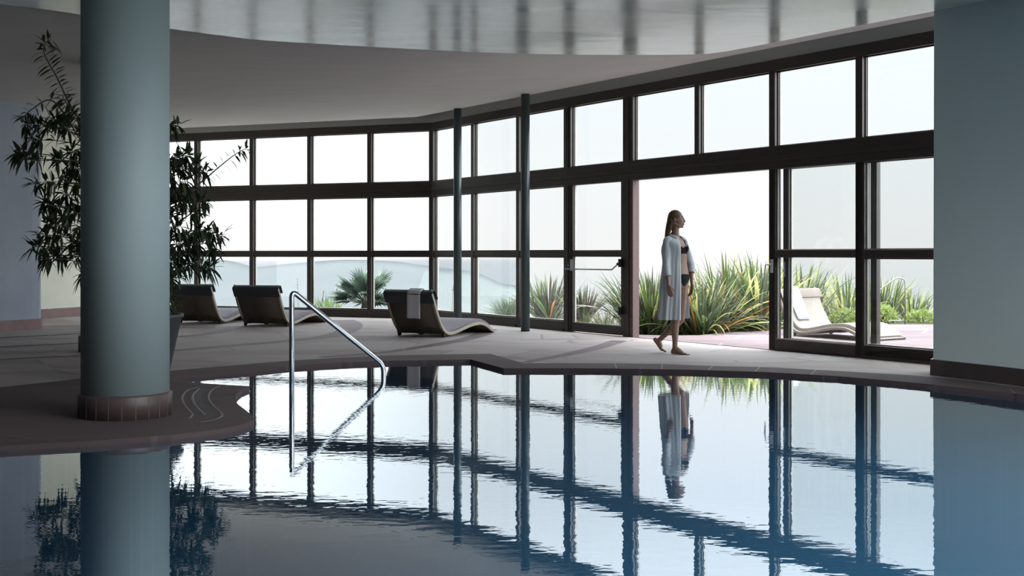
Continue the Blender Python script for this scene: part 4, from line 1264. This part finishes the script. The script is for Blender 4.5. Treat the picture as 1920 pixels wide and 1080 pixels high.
# swimwear grown out of the body surface
def garment(name, src, cond, offs, m):
    bm_ = bmesh.new(); bm_.from_mesh(src.data); bm_.normal_update()
    dele = [f_ for f_ in bm_.faces if not cond(f_.calc_center_median())]
    bmesh.ops.delete(bm_, geom=dele, context='FACES')
    for v in bm_.verts: v.co += v.normal*offs
    me = bpy.data.meshes.new(name); bm_.to_mesh(me); bm_.free(); me.materials.clear(); me.materials.append(m)
    o = bpy.data.objects.new(name, me); COL.objects.link(o)
    sd = o.modifiers.new('t','SOLIDIFY'); sd.thickness = offs; sd.offset = -0.5
    return o
def loc2(p):                                 # (right, forward, z) in the torso frame
    c = tcen(p.z); q = p - c; return q.dot(RT), q.dot(FA), p.z
def top_cond(p):
    a, f_, z = loc2(p)
    if abs(a) > .165 or z < 1.1: return False
    if f_ > 0.02:
        up = 1.308 - 0.022*math.exp(-(a/.022)**2)
        st = abs(abs(a)-.085) < .007 and z < 1.385 and z > 1.3
        return (1.222 < z < up - 0.15*max(0, abs(a)-.10)) or st
    return 1.225 < z < 1.258
def bot_cond(p):
    a, f_, z = loc2(p)
    if abs(a) > .176 or abs(f_) > .2 or z > .972: return False
    lo = .835 + max(0, abs(a)-.015)*0.75
    if f_ < 0: lo = .83 + max(0, abs(a)-.07)*0.8
    return z > lo
g1 = garment('bikini_top', bo, top_cond, .006, M['bikini'])
g2 = garment('bikini_bottom', bo, bot_cond, .006, M['bikini'])
# hair
hair = MB()
hair.ellipsoid(H(-.007,0,.013), (.089,.078,.086), HM, 24, 16)
hair.ellipsoid(H(-.045,0,-.025), (.060,.068,.075), HM, 20, 14)
limb(hair, [H(-.05,0,-.03), H(-.075,.0,-.10), H(-.095,-.005,-.17), H(-.115,-.01,-.235)], [.055,.045,.035,.020], 12)
limb(hair, [H(-.04,.03,-.05), H(-.07,.03,-.12), H(-.10,.02,-.20)], [.035,.032,.018], 10)
limb(hair, [H(-.04,-.035,-.05), H(-.065,-.035,-.12), H(-.095,-.03,-.20)], [.035,.030,.016], 10)
ho = bake(hair, 0.006, 4, 'hair', M['hair'], None)
# eyes, brows and lips
fc = []
for sg in (1,-1):
    mb = MB(); mb.ellipsoid(H(.0755,sg*.031,-.012), (.008,.011,.0045), HM, 10, 8); fc.append(mb.build('eye', M['eye']))
    mb = MB(); limb(mb, [H(.088,sg*.016,.014), H(.082,sg*.045,.017)], [.004,.003], 6); fc.append(mb.build('eyebrow', M['hair']))
mb = MB(); mb.ellipsoid(H(.098,0,-.0735), (.011,.020,.006), HM, 12, 8); mb.ellipsoid(H(.096,0,-.0845), (.011,.018,.006), HM, 12, 8); fc.append(mb.build('lips', M['lip']))

# robe: rings around the body, open at the front
def robe_shell():
    mb = MB(); rowsd = []
    #  z, right half width, left half width, depth, front edge of the right panel (px), fold amplitude
    K = [(1.462,.064,.064,.064,1270.5,0), (1.44,.095,.095,.078,1271.5,0), (1.415,.145,.145,.086,1272,0), (1.385,.180,.180,.110,1272.5,0),(1.33,.196,.205,.145,1272.8,.002),(1.25,.190,.222,.166,1273,.004),
         (1.12,.186,.235,.140,1273,.006),(1.0,.194,.240,.150,1273,.008),(.90,.206,.240,.158,1273,.010),(.75,.215,.240,.165,1273.3,.013),(.60,.224,.240,.170,1273.6,.016),(.47,.232,.242,.175,1274,.018),(.42,.234,.243,.176,1274,.019)]
    NC = 84
    for (z, a, al, b_, pxe, fa_) in K:
        c = Vector(((1267.5-960)*SC, WY, z))
        if z < .9: c = c + Vector((-.010*(.9-z)/.48, 0, 0))
        want = (pxe-960)*SC - c.x
        o1 = 10.0
        while o1 < 75 and FA.x*b_*math.cos(math.radians(o1)) + RT.x*a*math.sin(math.radians(o1)) > want: o1 += .5
        o2 = 40 if z > 1.45 else (52 if z > 1.4 else (66 if z > 1.35 else (80 if z > 1.3 else (90 if z > .9 else (82 if z > .7 else 70)))))
        row = []
        for k in range(NC+1):
            t_ = math.radians(o1) + (2*math.pi - math.radians(o1) - math.radians(o2))*k/NC   # starts right of front, goes round the back
            w_ = fa_*math.sin(t_*11 + 1.3*math.sin(t_*3)) + fa_*.5*math.sin(t_*23+z*3)
            sn = math.sin(t_); bl = max(0.0, -sn)
            aa = a*(1-bl) + al*bl
            row.append(c + RT*(aa+w_)*sn + FA*(b_+w_)*math.cos(t_) - Vector((0,0,max(0,min(1,(z-1.36)/.08))*(.012+.034*math.cos(t_)))))
        rowsd.append(row)
    # smooth vertically
    cols = list(zip(*rowsd)); dense = [crom(list(cl), 4) for cl in cols]; nrw = len(dense[0])
    for j in range(nrw):
        for k in range(NC+1): mb.v.append(tuple(dense[k][j]))
    for j in range(nrw-1):
        for k in range(NC):
            a = j*(NC+1)+k; mb.face((a, a+1, a+NC+2, a+NC+1), 0, True)
    o = mb.build('robe', M['robe']); sd = o.modifiers.new('t','SOLIDIFY'); sd.thickness = .004
    return o
ro = robe_shell()
def sleeve(sh, el, end, r0, r1, r2, inward):
    mb = MB(); P = crom([sh + inward*.085 + Vector((0,0,.024)), sh + inward*.035 + Vector((0,0,.008)), sh + Vector((0,0,-.012)), sh.lerp(el,.35), sh.lerp(el,.7), el, end], 4); n = 20; k_ = len(P)
    for i, p in enumerate(P):
        d = (P[min(i+1,k_-1)]-P[max(i-1,0)]).normalized(); s_ = d.cross(Vector((.2,-1,0))).normalized(); t_ = d.cross(s_)
        f_ = i/(k_-1); rr = (r0*(1-f_)**2 + 2*r1*f_*(1-f_) + r2*f_*f_)*min(1, .45+f_*4)
        for q in range(n):
            a = 2*math.pi*q/n; r_ = rr*(1+.06*math.sin(3*a+f_*6)+.04*math.sin(f_*22+2*a)+.03*math.sin(5*a-f_*13))
            mb.v.append(tuple(p + s_*r_*math.cos(a) + t_*r_*math.sin(a)))
    for i in range(k_-1):
        for q in range(n):
            q2 = (q+1)%n; mb.face((i*n+q, i*n+q2, (i+1)*n+q2, (i+1)*n+q), 0, True)
    o = mb.build('robe_sleeve', M['robe']); sd = o.modifiers.new('t','SOLIDIFY'); sd.thickness = .004
    return o
sl1 = sleeve(shR, elR, elR.lerp(wrR,.52), .043, .049, .046, -RT)
sl2 = sleeve(shL, elL, elL.lerp(wrL,.40), .043, .049, .045, RT)
# collar
mb = MB(); cz = 1.462
rows = []
for (z, a, b_, op) in ((1.442,.076,.074,38),(1.462,.066,.066,40),(1.472,.062,.062,42),(1.462,.080,.078,40),(1.440,.098,.092,38)):
    c = tcen(1.46); c = Vector((c.x, c.y, z)); row = []
    for k in range(41):
        t_ = math.radians(op) + (2*math.pi-2*math.radians(op))*k/40
        row.append(c + RT*a*math.sin(t_) + FA*b_*math.cos(t_) - Vector((0,0,.018+.020*math.cos(t_))))
    rows.append(row)
for row in rows: mb.v += [tuple(p) for p in row]
for j in range(len(rows)-1):
    for k in range(40): a = j*41+k; mb.face((a,a+1,a+42,a+41),0,True)
co_ = mb.build('robe_collar', M['robe']); sd = co_.modifiers.new('t','SOLIDIFY'); sd.thickness = .003
for o in [bo, g1, g2, ho, ro, sl1, sl2, co_] + fc:
    o.parent = woman; o.matrix_parent_inverse = Matrix.Translation(-W0)
for o in (sl1, sl2, co_):
    o.parent = ro; o.matrix_parent_inverse = Matrix.Identity(4)
